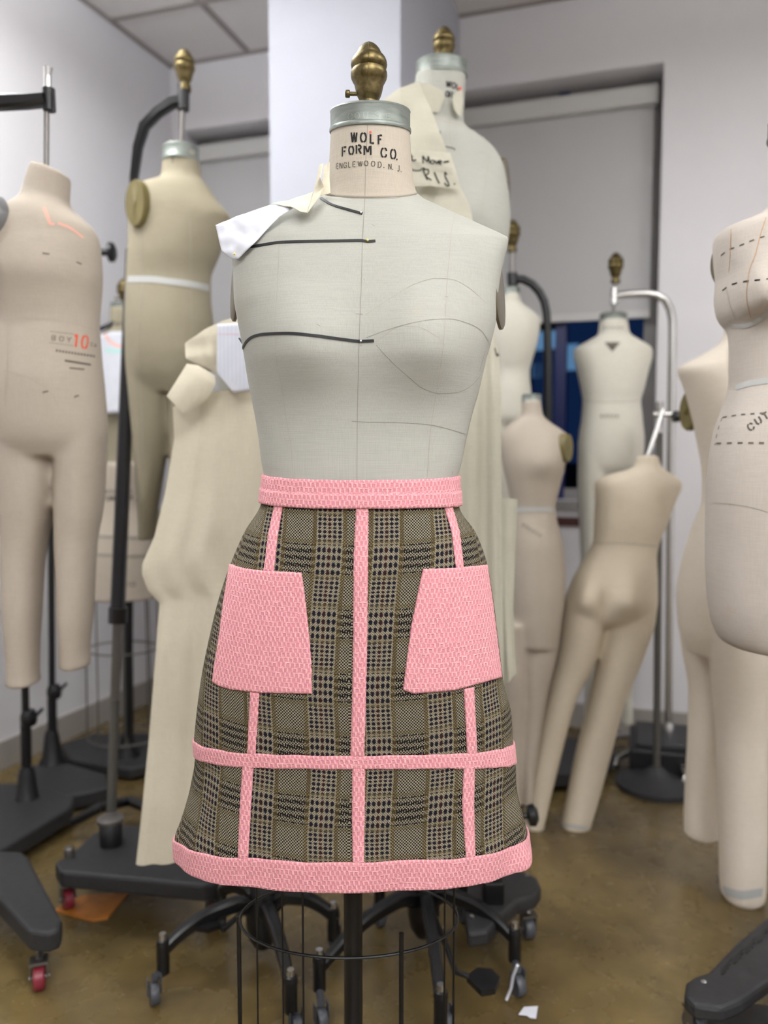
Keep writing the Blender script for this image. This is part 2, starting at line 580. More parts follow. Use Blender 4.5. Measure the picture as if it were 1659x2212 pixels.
def ribbon(bvh, pts, width, off=0.0004, th=0.0, step=3.0, Zdef=1.1, smooth=True, g=None, zmin=None):
    """a strip of given width (m) laid on a surface along a pixel polyline"""
    n = 0
    for a, b in zip(pts, pts[1:]): n += sqrt((a[0] - b[0]) ** 2 + (a[1] - b[1]) ** 2)
    n = max(2, int(n / step) + 1)
    cv = smooth_curve(pts, n) if smooth and len(pts) > 2 else lin_curve(pts, n)
    ps = [hit(bvh, x, y, None, Zdef) for x, y in cv]
    g = g or G()
    v = []; f = []
    for i, (p, nn) in enumerate(ps):
        if nn.dot(p - CAM) > 0: nn = -nn
        a, b = ps[max(0, i - 1)][0], ps[min(n - 1, i + 1)][0]
        t = (b - a)
        t = t.normalized() if t.length > 1e-7 else V((0, 0, 1))
        sd = t.cross(nn).normalized()
        q = p + nn * off
        if th: v += [q + sd * width / 2, q + sd * width / 2 + nn * th, q - sd * width / 2 + nn * th, q - sd * width / 2]
        else: v += [q + sd * width / 2, q - sd * width / 2]
    m_ = 4 if th else 2
    for i in range(n - 1):
        for k in range(m_ if th else 1):
            f.append((i * m_ + k, i * m_ + (k + 1) % m_, (i + 1) * m_ + (k + 1) % m_, (i + 1) * m_ + k))
    if th: f += [(0, 1, 2, 3), ((n - 1) * 4 + 3, (n - 1) * 4 + 2, (n - 1) * 4 + 1, (n - 1) * 4)]
    g.add(v, f)
    return g
def coons(top, bot, left, right, nu, nv, fn):
    """top/bot run left to right, left/right run top to bottom, tuples of any length"""
    T, B = lin_curve(top, nu), lin_curve(bot, nu)
    L, R = lin_curve(left, nv), lin_curve(right, nv)
    out = []
    for j in range(nv):
        t = j / (nv - 1); row = []
        for i in range(nu):
            s_ = i / (nu - 1)
            q = tuple((1 - t) * T[i][k] + t * B[i][k] + (1 - s_) * L[j][k] + s_ * R[j][k]
                      - ((1 - s_) * (1 - t) * T[0][k] + s_ * (1 - t) * T[-1][k] + (1 - s_) * t * B[0][k] + s_ * t * B[-1][k])
                      for k in range(len(T[0])))
            row.append(fn(s_, t, q))
        out.append(row)
    return out
def sheet(grid, th, g=None, base=None):
    """solid sheet from a grid of points (facing the camera); returns verts, faces, uv"""
    nv, nu = len(grid), len(grid[0])
    nr = []
    for j in range(nv):
        row = []
        for i in range(nu):
            a = grid[j][min(nu - 1, i + 1)] - grid[j][max(0, i - 1)]
            b = grid[min(nv - 1, j + 1)][i] - grid[max(0, j - 1)][i]
            c = a.cross(b)
            c = c.normalized() if c.length > 1e-9 else V((0, -1, 0))
            if c.y > 0: c = -c
            row.append(c)
        nr.append(row)
    v = []; uv = []
    us = [[0.0] * nu for _ in range(nv)]; vs = [[0.0] * nu for _ in range(nv)]
    mj = nv // 2
    for j in range(nv):
        for i in range(1, nu): us[j][i] = us[j][i - 1] + (grid[j][i] - grid[j][i - 1]).length
    for j in range(nv):
        m_ = us[j][nu // 2]
        for i in range(nu): us[j][i] -= m_
    for j in range(1, nv):
        for i in range(nu): vs[j][i] = vs[j - 1][i] - (grid[j][i] - grid[j - 1][i]).length
    for lay in (0, 1):
        for j in range(nv):
            for i in range(nu):
                edge = (i in (0, nu - 1)) or (j in (0, nv - 1))
                if lay == 0: v.append(grid[j][i] + nr[j][i] * (th * (0.55 if edge else 1.0)))
                else: v.append(V(grid[j][i]) if base is None else base[j][i])
                uv.append((us[j][i], vs[j][i]))
    N = nu * nv
    f = []
    for j in range(nv - 1):
        for i in range(nu - 1):
            a = j * nu + i
            f.append((a, a + nu, a + nu + 1, a + 1)); f.append((N + a, N + a + 1, N + a + nu + 1, N + a + nu))
    for i in range(nu - 1):
        f.append((i, i + 1, N + i + 1, N + i)); b = (nv - 1) * nu + i
        f.append((b + 1, b, N + b, N + b + 1))
    for j in range(nv - 1):
        a = j * nu; f.append((a + nu, a, N + a, N + a + nu))
        b = j * nu + nu - 1; f.append((b, b + nu, N + b + nu, N + b))
    return v, f, uv
# stencil alphabet: strokes in a unit box, y down
ARCL = [(.42, 0), (.12, .14), (0, .5), (.12, .86), (.42, 1)]
ARCR = [(.58, 0), (.88, .14), (1, .5), (.88, .86), (.58, 1)]
FONT = {
 'W': [[(0, 0), (.24, 1)], [(.44, .2), (.32, .95)], [(.52, 0), (.74, 1)], [(1, 0), (.84, .95)]],
 'O': [ARCL, ARCR], '0': [ARCL, ARCR],
 'L': [[(.1, 0), (.1, 1)], [(.32, .97), (.95, .97)]],
 'F': [[(.1, 0), (.1, 1)], [(.34, .03), (.95, .03)], [(.34, .46), (.75, .46)]],
 'R': [[(.1, 0), (.1, 1)], [(.36, 0), (.8, .06), (.92, .25), (.8, .44), (.36, .5)], [(.55, .56), (.95, 1)]],
 'M': [[(.04, 0), (.04, 1)], [(.2, .05), (.48, .7)], [(.8, .05), (.56, .7)], [(.96, 0), (.96, 1)]],
 'C': [ARCL, [(.6, 0), (.9, .12), (.96, .32)], [(.6, 1), (.9, .88), (.96, .68)]],
 'E': [[(.1, 0), (.1, 1)], [(.34, .03), (.95, .03)], [(.34, .5), (.8, .5)], [(.34, .97), (.95, .97)]],
 'N': [[(.05, 0), (.05, 1)], [(.22, .08), (.78, .92)], [(.95, 0), (.95, 1)]],
 'G': [ARCL, [(.6, 0), (.9, .12), (.96, .3)], [(.6, 1), (.92, .9), (.94, .56), (.62, .56)]],
 'D': [[(.1, 0), (.1, 1)], [(.36, 0), (.82, .14), (.95, .5), (.82, .86), (.36, 1)]],
 'J': [[(.8, 0), (.8, .8), (.55, 1), (.15, .85)]],
 'B': [[(.1, 0), (.1, 1)], [(.3, 0), (.85, .08), (.85, .42), (.3, .5), (.9, .6), (.9, .92), (.3, 1)]],
 'Y': [[(0, 0), (.5, .5)], [(1, 0), (.5, .5), (.5, 1)]],
 'U': [[(.05, 0), (.05, .75), (.35, 1)], [(.95, 0), (.95, .75), (.65, 1)]],
 'T': [[(0, .03), (1, .03)], [(.5, .15), (.5, 1)]],
 '1': [[(.15, .2), (.5, .02), (.5, 1)]],
 'K': [[(.1, 0), (.1, 1)], [(.9, 0), (.3, .5), (.95, 1)]],
 'S': [[(.95, .15), (.6, 0), (.1, .12), (.1, .4), (.9, .58), (.9, .88), (.5, 1), (.05, .85)]],
 'I': [[(.5, 0), (.5, 1)]], 'A': [[(0, 1), (.5, 0), (1, 1)], [(.25, .65), (.75, .65)]],
 '.': [[(.35, .86), (.65, .98)]],
}
def letters(bvh, items, wid, Z, ang=0.0, off=0.0005):
    """items: (char, centre x, centre y, width, height) in pixels"""
    g = G()
    for ch, cx, cy, w_, h_ in items:
        for st in FONT[ch]:
            pts = []
            for a, b in st:
                x, y = (a - .5) * w_, (b - .5) * h_
                pts.append((cx + x * cos(ang) - y * sin(ang), cy + x * sin(ang) + y * cos(ang)))
            ribbon(bvh, pts, wid, off, step=2.0, Zdef=Z, smooth=False, g=g)
    return g

# ================================================================== ROOM
AL = math.atan(0.32)
DW = V((cos(AL), -sin(AL), 0))            # along the far wall, to the right
NW = V((-sin(AL), -cos(AL), 0))           # out of the far wall, into the room
CN = V((-0.97, 3.70, 0))                  # far left corner
EL = V((-0.38, -1.0, 0)).normalized()     # along the left wall, towards the camera
NL = V((-EL.y, EL.x, 0))                  # into the room
UP = V((0, 0, 1))
def WS(px, py, depth=0.0):
    """point where a pixel's ray meets the far wall pushed back by depth -> (s along wall, z)"""
    d = ray(px, py); o = CN - NW * depth
    t = (o - CAM).dot(NW) / d.dot(NW)
    q = CAM + d * t
    return (q - CN).dot(DW), q.z
S_END = 5.2
struct = lambda o: tag(o, kind='structure')
struct(G().box((-4.6, -4.2, -0.1), (9.5, 0, 0), (0, 9.0, 0), (0, 0, 0.1)).mk('floor', 'floor_concrete', smooth=False))
struct(G().box((-4.6, -4.2, CEIL), (9.5, 0, 0), (0, 9.0, 0), (0, 0, 0.08)).mk('ceiling', 'ceiling_tile', smooth=False))
# far wall with two window openings
s1, z1 = WS(1421, 700)
s0b, _ = WS(1000, 400)
_, zt = WS(1220, 165)
ztop = zt
sill = 0.92
sA0, sA1 = 0.06, 1.00      # opening at the left of the pillar
sB0, sB1 = 1.00, s1
TH = 0.22
g = G()
def wallbox(sa, sb, za, zb):
    g.box(CN - NW * TH + DW * sa + UP * za, DW * (sb - sa), NW * TH, UP * (zb - za))
wallbox(-0.3, sA0, 0, CEIL); wallbox(sB1, S_END, 0, CEIL)
wallbox(sA0, sB1, ztop, CEIL); wallbox(sA0, sB1, 0, sill)
struct(g.mk('wall_back', 'wall_paint', smooth=False))
struct(G().box(CN - NL * 0.2 - EL * 0.3, EL * 8.6, NL * 0.2, UP * CEIL).mk('wall_left', 'wall_paint', smooth=False))
# right and rear walls, never in the frame, close the room for the light
pe = CN + DW * S_END
struct(G().box(pe, DW * 0.2, NW * 6.6, UP * CEIL).mk('wall_right', 'wall_paint', smooth=False))
struct(G().box((-4.4, -3.9, 0), (8.6, 0, 0), (0, 0.2, 0), UP * CEIL).mk('wall_rear', 'wall_paint', smooth=False))
# square pillar standing out from the far wall between the windows
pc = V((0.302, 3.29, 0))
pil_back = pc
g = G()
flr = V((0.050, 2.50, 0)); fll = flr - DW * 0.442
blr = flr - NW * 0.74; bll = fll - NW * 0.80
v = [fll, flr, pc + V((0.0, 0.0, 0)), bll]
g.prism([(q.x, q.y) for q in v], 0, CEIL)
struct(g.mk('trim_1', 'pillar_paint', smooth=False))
# baseboards
struct(G().box(CN + NL * 0.0 + UP * 0.0, EL * 6.5, NL * 0.012, UP * 0.10).mk('baseboard_left', 'baseboard_paint', smooth=False))
struct(G().box(CN, DW * S_END, NW * 0.012, UP * 0.10).mk('baseboard_back', 'baseboard_paint', smooth=False))
# ceiling grid
g = G()
for k in range(-3, 9):
    g.box(CN + DW * (0.40 + 0.66 * k - 0.012) - NW * 0.0 + UP * (CEIL - 0.006), DW * 0.024, NW * 7.2, UP * 0.006)
for k in range(0, 11):
    g.box(CN - DW * 2.2 + NW * (0.40 + 0.61 * k) + UP * (CEIL - 0.007), DW * 7.3, NW * 0.024, UP * 0.007)
g.box(CN + UP * (CEIL - 0.008), DW * S_END, NW * 0.02, UP * 0.008)
g.box(CN + UP * (CEIL - 0.008), EL * 6.4, NL * 0.02, UP * 0.008)
struct(g.mk('trim_2', 'ceiling_grid_paint', smooth=False))
# windows: frame, panes and sill in each opening
def window(idx, sa, sb, posts, rails):
    fr = G()
    o = CN - NW * 0.19
    fr.box(o + DW * sa + UP * sill, DW * 0.05, NW * 0.05, UP * (ztop - sill))
    fr.box(o + DW * (sb - 0.05) + UP * sill, DW * 0.05, NW * 0.05, UP * (ztop - sill))
    bl_ = G()
    for q in posts: bl_.box(o + DW * (q - 0.022) + UP * sill, DW * 0.044, NW * 0.055, UP * (ztop - sill))
    for z in rails: fr.box(o + DW * sa + UP * z, DW * (sb - sa), NW * 0.05, UP * 0.045)
    w_ = fr.mk('window_%d' % idx, 'sill_grey', smooth=False)
    struct(w_)
    bl_.mk('mullion', 'window_frame_blue', w_, smooth=False)
    G().box(o - NW * 0.0 + DW * sa + UP * sill, DW * (sb - sa), NW * 0.006, UP * (ztop - sill)).mk('pane', 'window_glass', w_, smooth=False)
    G().box(CN - NW * 0.18 + DW * sa + UP * (sill - 0.03), DW * (sb - sa), NW * 0.21, UP * 0.03).mk('sill', 'sill_grey', w_, smooth=False)
p1, _ = WS(1212, 800, 0.17)
window(1, sA0, sA1, [0.5], [sill, 1.3, ztop - 0.045])
window(2, sB0, sB1, [p1, p1 - 0.55], [sill, ztop - 0.045])
struct(G().box(CN + DW * sA0 + UP * (sill - 0.10) + NW * 0.0, DW * (sB1 - sA0), NW * 0.012, UP * 0.035).mk('trim_3', 'maroon_trim', smooth=False))
# night outside: dark building; added glowing panels imitate reflections in the window glass
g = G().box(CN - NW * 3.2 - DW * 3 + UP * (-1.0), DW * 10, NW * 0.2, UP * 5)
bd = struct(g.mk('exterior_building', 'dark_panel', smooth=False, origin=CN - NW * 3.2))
def glow_panel(px0, px1, py0, py1, mat):
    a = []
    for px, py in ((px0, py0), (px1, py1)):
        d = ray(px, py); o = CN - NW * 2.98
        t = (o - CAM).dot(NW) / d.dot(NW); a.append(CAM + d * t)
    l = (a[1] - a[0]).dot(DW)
    G().box(V((a[0].x, a[0].y, a[1].z)), DW * l, NW * 0.03, UP * (a[0].z - a[1].z)).mk('reflection_glow', mat, bd, smooth=False)
glow_panel(1150, 1184, 718, 756, 'reflection_glow'); glow_panel(1190, 1212, 716, 752, 'reflection_glow'); glow_panel(1150, 1172, 786, 816, 'reflection_glow')
glow_panel(1152, 1196, 760, 1000, 'reflection_glow_blue'); glow_panel(1228, 1410, 690, 1000, 'reflection_glow_blue')
glow_panel(1222, 1250, 745, 800, 'reflection_glow')
# roller blinds
def blind(sa, sb, zb, label):
    c = CN + DW * ((sa + sb) / 2) + UP * ztop - NW * 0.09
    r = empty('roller_blind', c, label, 'blind')
    G().box(CN - NW * 0.10 + DW * sa + UP * zb, DW * (sb - sa), NW * 0.004, UP * (ztop - 0.03 - zb)).mk('cloth', 'blind_cloth', r, smooth=False)
    G().box(CN - NW * 0.14 + DW * (sa - 0.02) + UP * (ztop - 0.115), DW * (sb - sa + 0.035), NW * 0.075, UP * 0.075).mk('head_rail', 'blind_rail', r, smooth=False, bevel=0.01)
    G().box(CN - NW * 0.108 + DW * sa + UP * (zb - 0.02), DW * (sb - sa), NW * 0.018, UP * 0.03).mk('bottom_rail', 'blind_rail', r, smooth=False)
sB, zB = WS(1292, 681, 0.1)
sR, _ = WS(1407, 500, 0.1)
blind(sA0 + 0.03, sA1 - 0.1, 1.02, 'grey roller blind pulled down low to the left of the white pillar')
blind(sB0 + 0.3, sR, zB, 'grey roller blind half down over the window at the right of the pillar')
# ceiling lamps out of view, hung low so an added uplight brightens the ceiling
for i, (x, y, sx, sy, wt) in enumerate(LAMPS):
    zl = CEIL - LAMP_DROP
    r = empty('ceiling_lamp', (x, y, zl), 'unseen white lamp panel with added uplight, hung on rods under the tiled ceiling', 'ceiling lamp', 'ceiling lamp panels')
    g = G()
    for a, b, c, d in ((-sx / 2, -sy / 2, sx, 0.02), (-sx / 2, sy / 2 - 0.02, sx, 0.02), (-sx / 2, -sy / 2, 0.02, sy), (sx / 2 - 0.02, -sy / 2, 0.02, sy)):
        g.box((x + a, y + b, zl - 0.02), (c, 0, 0), (0, d, 0), (0, 0, 0.04))
    g.mk('frame', 'lamp_frame', r, smooth=False)
    for k in (-1, 1):
        tubeo('rod', [(x, y + k * (sy / 2 - 0.01), zl), (x, y + k * (sy / 2 - 0.01), CEIL)], 0.004, 'steel', r, 8)
    G().box((x - sx / 2 + 0.02, y - sy / 2 + 0.02, zl - 0.004), (sx - 0.04, 0, 0), (0, sy - 0.04, 0), (0, 0, 0.008)).mk('diffuser', 'lamp_diffuser', r, smooth=False)
    for up in (0, 1):
        ld = bpy.data.lights.new('lamp_light', 'AREA'); ld.shape = 'RECTANGLE'; ld.size = sx - 0.08; ld.size_y = sy - 0.08
        ld.energy = wt * (LAMP_UP if up else 1.0); ld.color = LAMP_COL
        lo = bpy.data.objects.new('lamp_light', ld); COL.objects.link(lo); lo.parent = r
        lo.location = (0, 0, 0.03 if up else -0.03); lo.rotation_euler = (pi if up else 0, 0, 0)

# ================================================================== shared hardware
FIN = [(0.0, 0), (.0028, .0004), (.0070, .0026), (.0115, .0062), (.0150, .0105), (.0172, .0150), (.0184, .0182), (.0186, .0192), (.0208, .0196), (.0232, .0228), (.0247, .0268), (.0252, .0305),
       (.0244, .0340), (.0218, .0372), (.0214, .0380), (.0240, .0384), (.0251, .0415), (.0253, .0450), (.0245, .0490), (.0225, .0530), (.0204, .0565),
       (.0192, .0620), (.0178, .0680), (.0160, .0730), (.0140, .0765), (.0118, .0790), (.0116, .0810), (.0122, .0835), (.0148, .0862), (.0150, .0880), (.0150, .0985)]
def finial(top, scale, parent, screw=-1, name='finial'):
    """turned brass knob, top at given point"""
    H = 0.088 * scale
    prof = [(max(r, 1e-4) * scale, -h * scale) for r, h in FIN]
    g = G().lathe(top, prof, 40)
    f = g.mk(name, 'brass', parent)
    G().tube([V(top) + V((0, -.0002, -h * scale)) + V((0, -r * scale, 0)) for r, h in FIN], 0.0005 * scale, 5).mk('casting_seam', 'brass', f)
    if screw:
        c = V(top) + V((screw * 0.010 * scale, 0, -0.0690 * scale))
        a = V((screw, 0, 0))
        g2 = G().tube([c, c + a * 0.017 * scale], 0.0027 * scale, 10)
        g2.lathe(c + a * 0.0165 * scale, [(.0046 * scale, 0), (.0054 * scale, .001 * scale), (.0054 * scale, .0055 * scale), (.0046 * scale, .0065 * scale)], 8, ax=a)
        g2.mk('thumb_screw', 'brass', f)
    return f
def collar(c, r, h, parent, ry=None, mat='galvanised'):
    """metal neck ring with domed lid; c is the centre of its lower edge"""
    ry = ry or r
    g = G().lathe(c, [(r * .96, -.0005), (r * 1.02, 0), (r * 1.03, h * .06), (r * 1.025, h * .16), (r * 1.0, h * .2), (r * 1.0, h * .86), (r * 1.01, h * .9), (r * .99, h * .97), (r * .93, h * 1.02),
                      (r * .5, h * 1.08), (r * .02, h * 1.12)], 64, sy=ry / r)
    return g.mk('collar_band', mat, parent)
def caster(c, floor_pt, parent, wheel='wheel_red', wr=0.024, yaw=0.0):
    """c: mounting point; wheel stands on the floor under it"""
    fx, fy = floor_pt
    g = G().tube([c, (c[0], c[1], c[2] - 0.02)], 0.008, 10)
    top = max(wr * 2.35, 0.05)
    R = Matrix.Rotation(yaw, 3, 'Z')
    g.cbox((fx, fy, top), 0.036, 0.03, 0.006, yaw)
    g.tube([V(c), V((fx, fy, top))], 0.007, 10)
    for s_ in (-1, 1):
        q = R @ V((s_ * 0.016, 0, 0))
        g.flat([V((fx, fy, top)) + q, V((fx, fy, wr)) + q], 0.022, 0.003, up=R @ V((1, 0, 0)))
    g.tube([V((fx, fy, wr)) + R @ V((-0.02, 0, 0)), V((fx, fy, wr)) + R @ V((0.02, 0, 0))], 0.005, 10)
    cs = g.mk('caster', 'steel', parent)
    ax = R @ V((1, 0, 0))
    G().lathe(V((fx, fy, wr)) - ax * 0.011, [(wr * .5, 0), (wr * .9, 0), (wr, .003), (wr, .019), (wr * .9, .022), (wr * .5, .022)], 28, ax=ax).mk('wheel', wheel, cs)
    return cs
def plate(name, c, rx, rz, yaw, mat, parent, th=0.006, tilt=0.0, boss=1.0):
    """oval arm plate facing along yaw, with a small boss"""
    R = Matrix.Rotation(yaw, 3, 'Z') @ Matrix.Rotation(tilt, 3, 'Y')
    g = G()
    n = 36; v = []
    for (rr, d) in ((1.0, -th), (1.0, 0.0), (.94, th * .5), (.2, th * .5), (.16, th * (.5 + .8 * boss)), (.01, th * (.5 + boss))):
        for k in range(n):
            v.append(V(c) + R @ V((d, cos(2 * pi * k / n) * rx * rr, sin(2 * pi * k / n) * rz * rr)))
    f = [(i * n + k, i * n + (k + 1) % n, (i + 1) * n + (k + 1) % n, (i + 1) * n + k) for i in range(5) for k in range(n)]
    f += [list(range(n))[::-1], [5 * n + k for k in range(n)]]
    return g.add(v, f).mk(name, mat, parent)
def plate_on(bv, px, py, rx, rz, mat, parent, Z, off=.010, th=.016):
    p, n = hit(bv, px, py, None, Z)
    n = V((n.x, n.y, 0)).normalized()
    if n.y > 0.3: n = V((n.x, -n.y, 0))
    return plate('arm_plate', p + n * off, rx, rz, atan2(n.y, n.x), mat, parent, th, 0.0, .15)
def floor_of(px, py):
    q = PZ(px, py, 0.0); return (q.x, q.y)

# ================================================================== MAIN DRESS FORM
Z0 = 1.13
c0 = P(790, 745, Z0)
main_rows = [
 (280, 715, 885, .053, 0, 2.0), (350, 711, 889, .056, 0, 2.0), (395, 705, 894, .059, 0, 2.0), (415, 698, 900, .062, 0, 2.0),
 (428, 684, 914, .066, 0, 2.05), (438, 655, 935, .069, 0, 2.1), (450, 626, 962, .072, 0, 2.15), (468, 590, 1002, .076, 0, 2.2), (490, 547, 1048, .080, 0, 2.3),
 (507, 508, 1082, .083, 0, 2.4), (517, 494, 1096, .085, 0, 2.5), (540, 498, 1093, .089, 0, 2.6), (557, 503, 1088, .092, 0, 2.7), (600, 508, 1078, .098, 0, 2.8),
 (657, 511, 1071, .102, 0, 2.8), (700, 518, 1068, .104, 0, 2.7), (737, 525, 1060, .105, 0, 2.6), (780, 532, 1048, .103, 0, 2.5),
 (816, 537, 1040, .099, 0, 2.4), (850, 543, 1032, .095, 0, 2.4), (900, 553, 1018, .090, 0, 2.4), (950, 561, 1006, .087, 0, 2.4),
 (1000, 567, 996, .086, 0, 2.4), (1035, 573, 987, .086, 0, 2.4), (1100, 574, 984, .087, 0, 2.3), (1200, 535, 1020, .098, 0, 2.3), (1350, 505, 1050, .105, 0, 2.3), (1440, 500, 1055, .100, 0, 2.3)]
bl, br = P(650, 752, 1.02), P(925, 752, 1.02)
bump_main = [(bl.x, bl.z, .060, .075, .050, .030), (br.x, br.z, .060, .075, .050, .030)]
rg = rings_from_px(main_rows, Z0, 220, 144, bump_main)
kt = pchip([280, 340, 415, 450, 520, 660], [.17, .24, .42, .36, .17, 0.0])
for i_, r_ in enumerate(rg):
    k_ = kt(280 + 1160 * i_ / 219)
    for q_ in r_: q_.z += (q_.y - Z0) * k_
mv, mf = loft(rg)
B0 = bvh_of(mv, mf)
base0 = P(765, 1400, Z0)
form = empty('dress_form', (base0.x, Z0, 0), 'sharp cream linen dress form in the middle wearing the pink and tweed skirt', 'dress form')
# split neck from torso: the neck is a part of its own with older cloth
NS = 144; cut = [i for i, r in enumerate(rg) if r[0].z > P(790, 419, Z0).z][-1]
v, f = loft(rg[:cut + 1]); mk('neck', v, f, 'linen_neck', form)
v, f = loft(rg[cut:]); mk('torso', v, f, 'linen_main', form)
# arm plates
for sgn, px in ((-1, 499), (1, 1083)):
    top, bot = P(px, 528, Z0), P(px, 712 if sgn > 0 else 694, Z0)
    c = (top + bot) / 2
    c.x += sgn * (-0.0035 if sgn > 0 else -0.006)
    plate('arm_plate', c, 0.050, (top.z - bot.z) / 2, radians(-16) if sgn > 0 else pi + radians(16), 'plate_dark', form, 0.004, tilt=radians(-5 if sgn > 0 else -4), boss=0.0)
cc = P(800, 288, Z0)
colr = collar(V((cc.x, Z0, cc.z)), P(886, 288, Z0).x - cc.x, 0.031, form, ry=0.0545)
for q in colr.data.vertices: q.co.z += q.co.y * 0.17
# faint worn stamp on the collar
CB = bvh_of([colr.matrix_world @ q.co + wl(form) for q in colr.data.vertices], [list(p.vertices) for p in colr.data.polygons])
letters(CB, [('C', 757, 252, 10, 13), ('O', 772, 250, 10, 13), ('U', 790, 249, 10, 13), ('S', 815, 248, 10, 13), ('E', 838, 251, 10, 13)], .0006, 1.07).mk('worn_stamp', 'stamp_grey', colr)
finial(P(797, 91, Z0) + V((0, 0, 0)), 1.0, form)
# stand: pole, cage and base
pole_c = P(763, 2000, Z0)
tubeo('pole', [(pole_c.x, Z0, 0.62), (pole_c.x, Z0, 0.03)], 0.0140, 'black_iron', form, 20)
g = G()
for k in range(4):
    a = pi / 4 + k * pi / 2
    g.flat([(pole_c.x + cos(a) * d, Z0 + sin(a) * d, z) for d, z in ((0, .10), (.08, .105), (.18, .08), (.24, .06))], .028, .022)
    caster((pole_c.x + cos(a) * .24, Z0 + sin(a) * .24, .06), (pole_c.x + cos(a) * .24, Z0 + sin(a) * .24), form, 'wheel_grey')
g.lathe((pole_c.x, Z0, .08), [(.03, 0), (.032, .02), (.024, .06), (.016, .08)], 20)
g.mk('base', 'black_iron', form)
hz = PZ(753, 2046, 0.402)
hc = V((P(753, 2045, Z0).x, Z0 + 0.02, 0.402))
g = G()
ring_pts = [(hc.x + .165 * cos(a), hc.y + .100 * sin(a), hc.z) for a in [2 * pi * k / 60 for k in range(61)]]
g.tube(ring_pts, 0.0022, 8, cap=False)
g.mk('cage_hoop', 'black_iron', form)
g = G().tube([(hc.x + .175 * cos(a), hc.y + .110 * sin(a), hc.z - .27) for a in [2 * pi * k / 60 for k in range(61)]], 0.0022, 8, cap=False)
g.mk('cage_hoop', 'black_iron', form)
for px, yo, r_, ztop_ in ((517, .02, .0034, hc.z), (867, -.07, .0034, hc.z + .03), (611, .09, .0015, .62), (655, -.05, .0015, .62), (1000 - 20, .03, .0018, .62), (960, .07, .0015, .62), (556, -.04, .0013, .62)):
    x = P(px, 2100, Z0 + yo).x
    tubeo('cage_rod', [(x, Z0 + yo, ztop_), (x, Z0 + yo, hc.z - .27)], r_, 'black_iron', form, 8)
# lettering stencilled on the neck
L1 = [('W', 765, 297, 12, 21), ('O', 785, 297, 12, 20), ('L', 804, 300, 9, 20), ('F', 821, 302, 9, 20),
      ('F', 744, 328, 10, 21), ('O', 759, 325, 10, 18), ('R', 775, 323, 12, 19), ('M', 794, 325, 15, 20), ('C', 829, 330, 12, 20), ('O', 849, 333, 11, 21), ('.', 857, 336, 7, 20)]
L2 = [('E', 729, 359, 5, 12), ('N', 737, 358, 6, 12), ('G', 746, 357, 6, 12), ('L', 755, 356, 5, 12), ('E', 765, 355, 6, 12), ('W', 778, 354, 9, 11), ('O', 791, 353, 8, 11),
      ('O', 806, 354, 8, 11), ('D', 820, 356, 8, 13), ('.', 829, 357, 5, 12), ('N', 842, 360, 6, 12), ('.', 848, 361, 5, 12), ('J', 860, 364, 6, 13), ('.', 866, 366, 4, 12)]
letters(B0, L1, .0023, 1.08).mk('stencil_lettering', 'black_ink', form)
letters(B0, L2, .0013, 1.08).mk('stencil_lettering', 'ink_faded', form)
ribbon(B0, [(799, 284), (801, 288)], .003, .0006, step=2, smooth=False).mk('red_mark', 'red_dot', form)
# seams and pencil lines
def seam(pts, mat='seam_shade', wd=.0007, parent=None, bv=None, off=.0003, Z=1.08):
    return ribbon(bv or B0, pts, wd, off, Zdef=Z).mk('seam_line', mat, parent or form)
seam([(794, 270), (790, 350), (788, 430), (783, 520), (781, 600), (777, 700), (774, 800), (772, 900), (771, 1036)], 'pencil', .0008)
seam([(697, 412), (715, 420), (750, 427), (790, 429), (840, 429), (898, 419)], 'pencil', .0008)
seam([(604, 470), (602, 560), (598, 640), (594, 700), (598, 780), (608, 830), (618, 900), (628, 960), (634, 1036)])
seam([(984, 460), (975, 500), (970, 560), (965, 620), (962, 680), (958, 740), (950, 800), (942, 850), (930, 930), (922, 1036)])
seam([(790, 730), (830, 715), (880, 700), (940, 690), (970, 689), (1010, 698), (1040, 715), (1058, 745)], 'pencil', .0006)
seam([(812, 745), (840, 775), (880, 812), (920, 842), (950, 850), (985, 848), (1015, 835), (1040, 805), (1056, 760)], 'pencil', .0006)
seam([(790, 680), (850, 640), (900, 612), (945, 601), (975, 603), (1010, 620), (1050, 655)], 'seam_shade', .0005)
seam([(760, 910), (800, 912), (860, 913), (930, 918), (970, 927), (1004, 938)], 'pencil', .0007)
seam([(812, 738), (870, 705), (900, 706), (940, 725), (955, 738)], 'seam_shade', .0005)
seam([(1060, 738), (1045, 800), (1033, 845), (1018, 900), (1006, 950), (996, 1000), (988, 1033)], 'ink_faded', .0007)
# small stray marks
for a, b in (((803, 485), (809, 488)), ((921, 437), (930, 439)), ((786, 602), (787, 606)), ((684, 700), (692, 705)), ((960, 640), (968, 642)), ((777, 746), (782, 746)), ((768, 678), (783, 679))):
    seam([a, b], 'pencil', .0007)

# ------------------------------------------------------------------ style tapes and pins
def style_tape(pts, label):
    g = ribbon(B0, pts, .0036, .0005, th=.0007, step=4)
    c = g.v[0].copy()
    return tag(g.mk('style_tape', 'tape_black', origin=c), label, 'tape')
def pin(px, py, mat, label, rad=.0017):
    p, n = hit(B0, px, py)
    g = G().lathe(p + n * .0008, [(rad * .3, 0), (rad * .9, rad * .4), (rad, rad), (rad * .8, rad * 1.6), (rad * .1, rad * 1.95)], 14, ax=n)
    g.tube([p - n * .004, p + n * .001], .0003, 6)
    tag(g.mk('dressmaker_pin', mat, origin=p), label, 'pin')
style_tape([(693, 428), (715, 442), (750, 453), (783, 462)], 'short black style tape slanting down from the base of the neck')
style_tape([(542, 534), (570, 529), (604, 524), (660, 522), (720, 521), (780, 520), (794, 522), (811, 521)], 'black style tape straight across the upper chest under the paper')
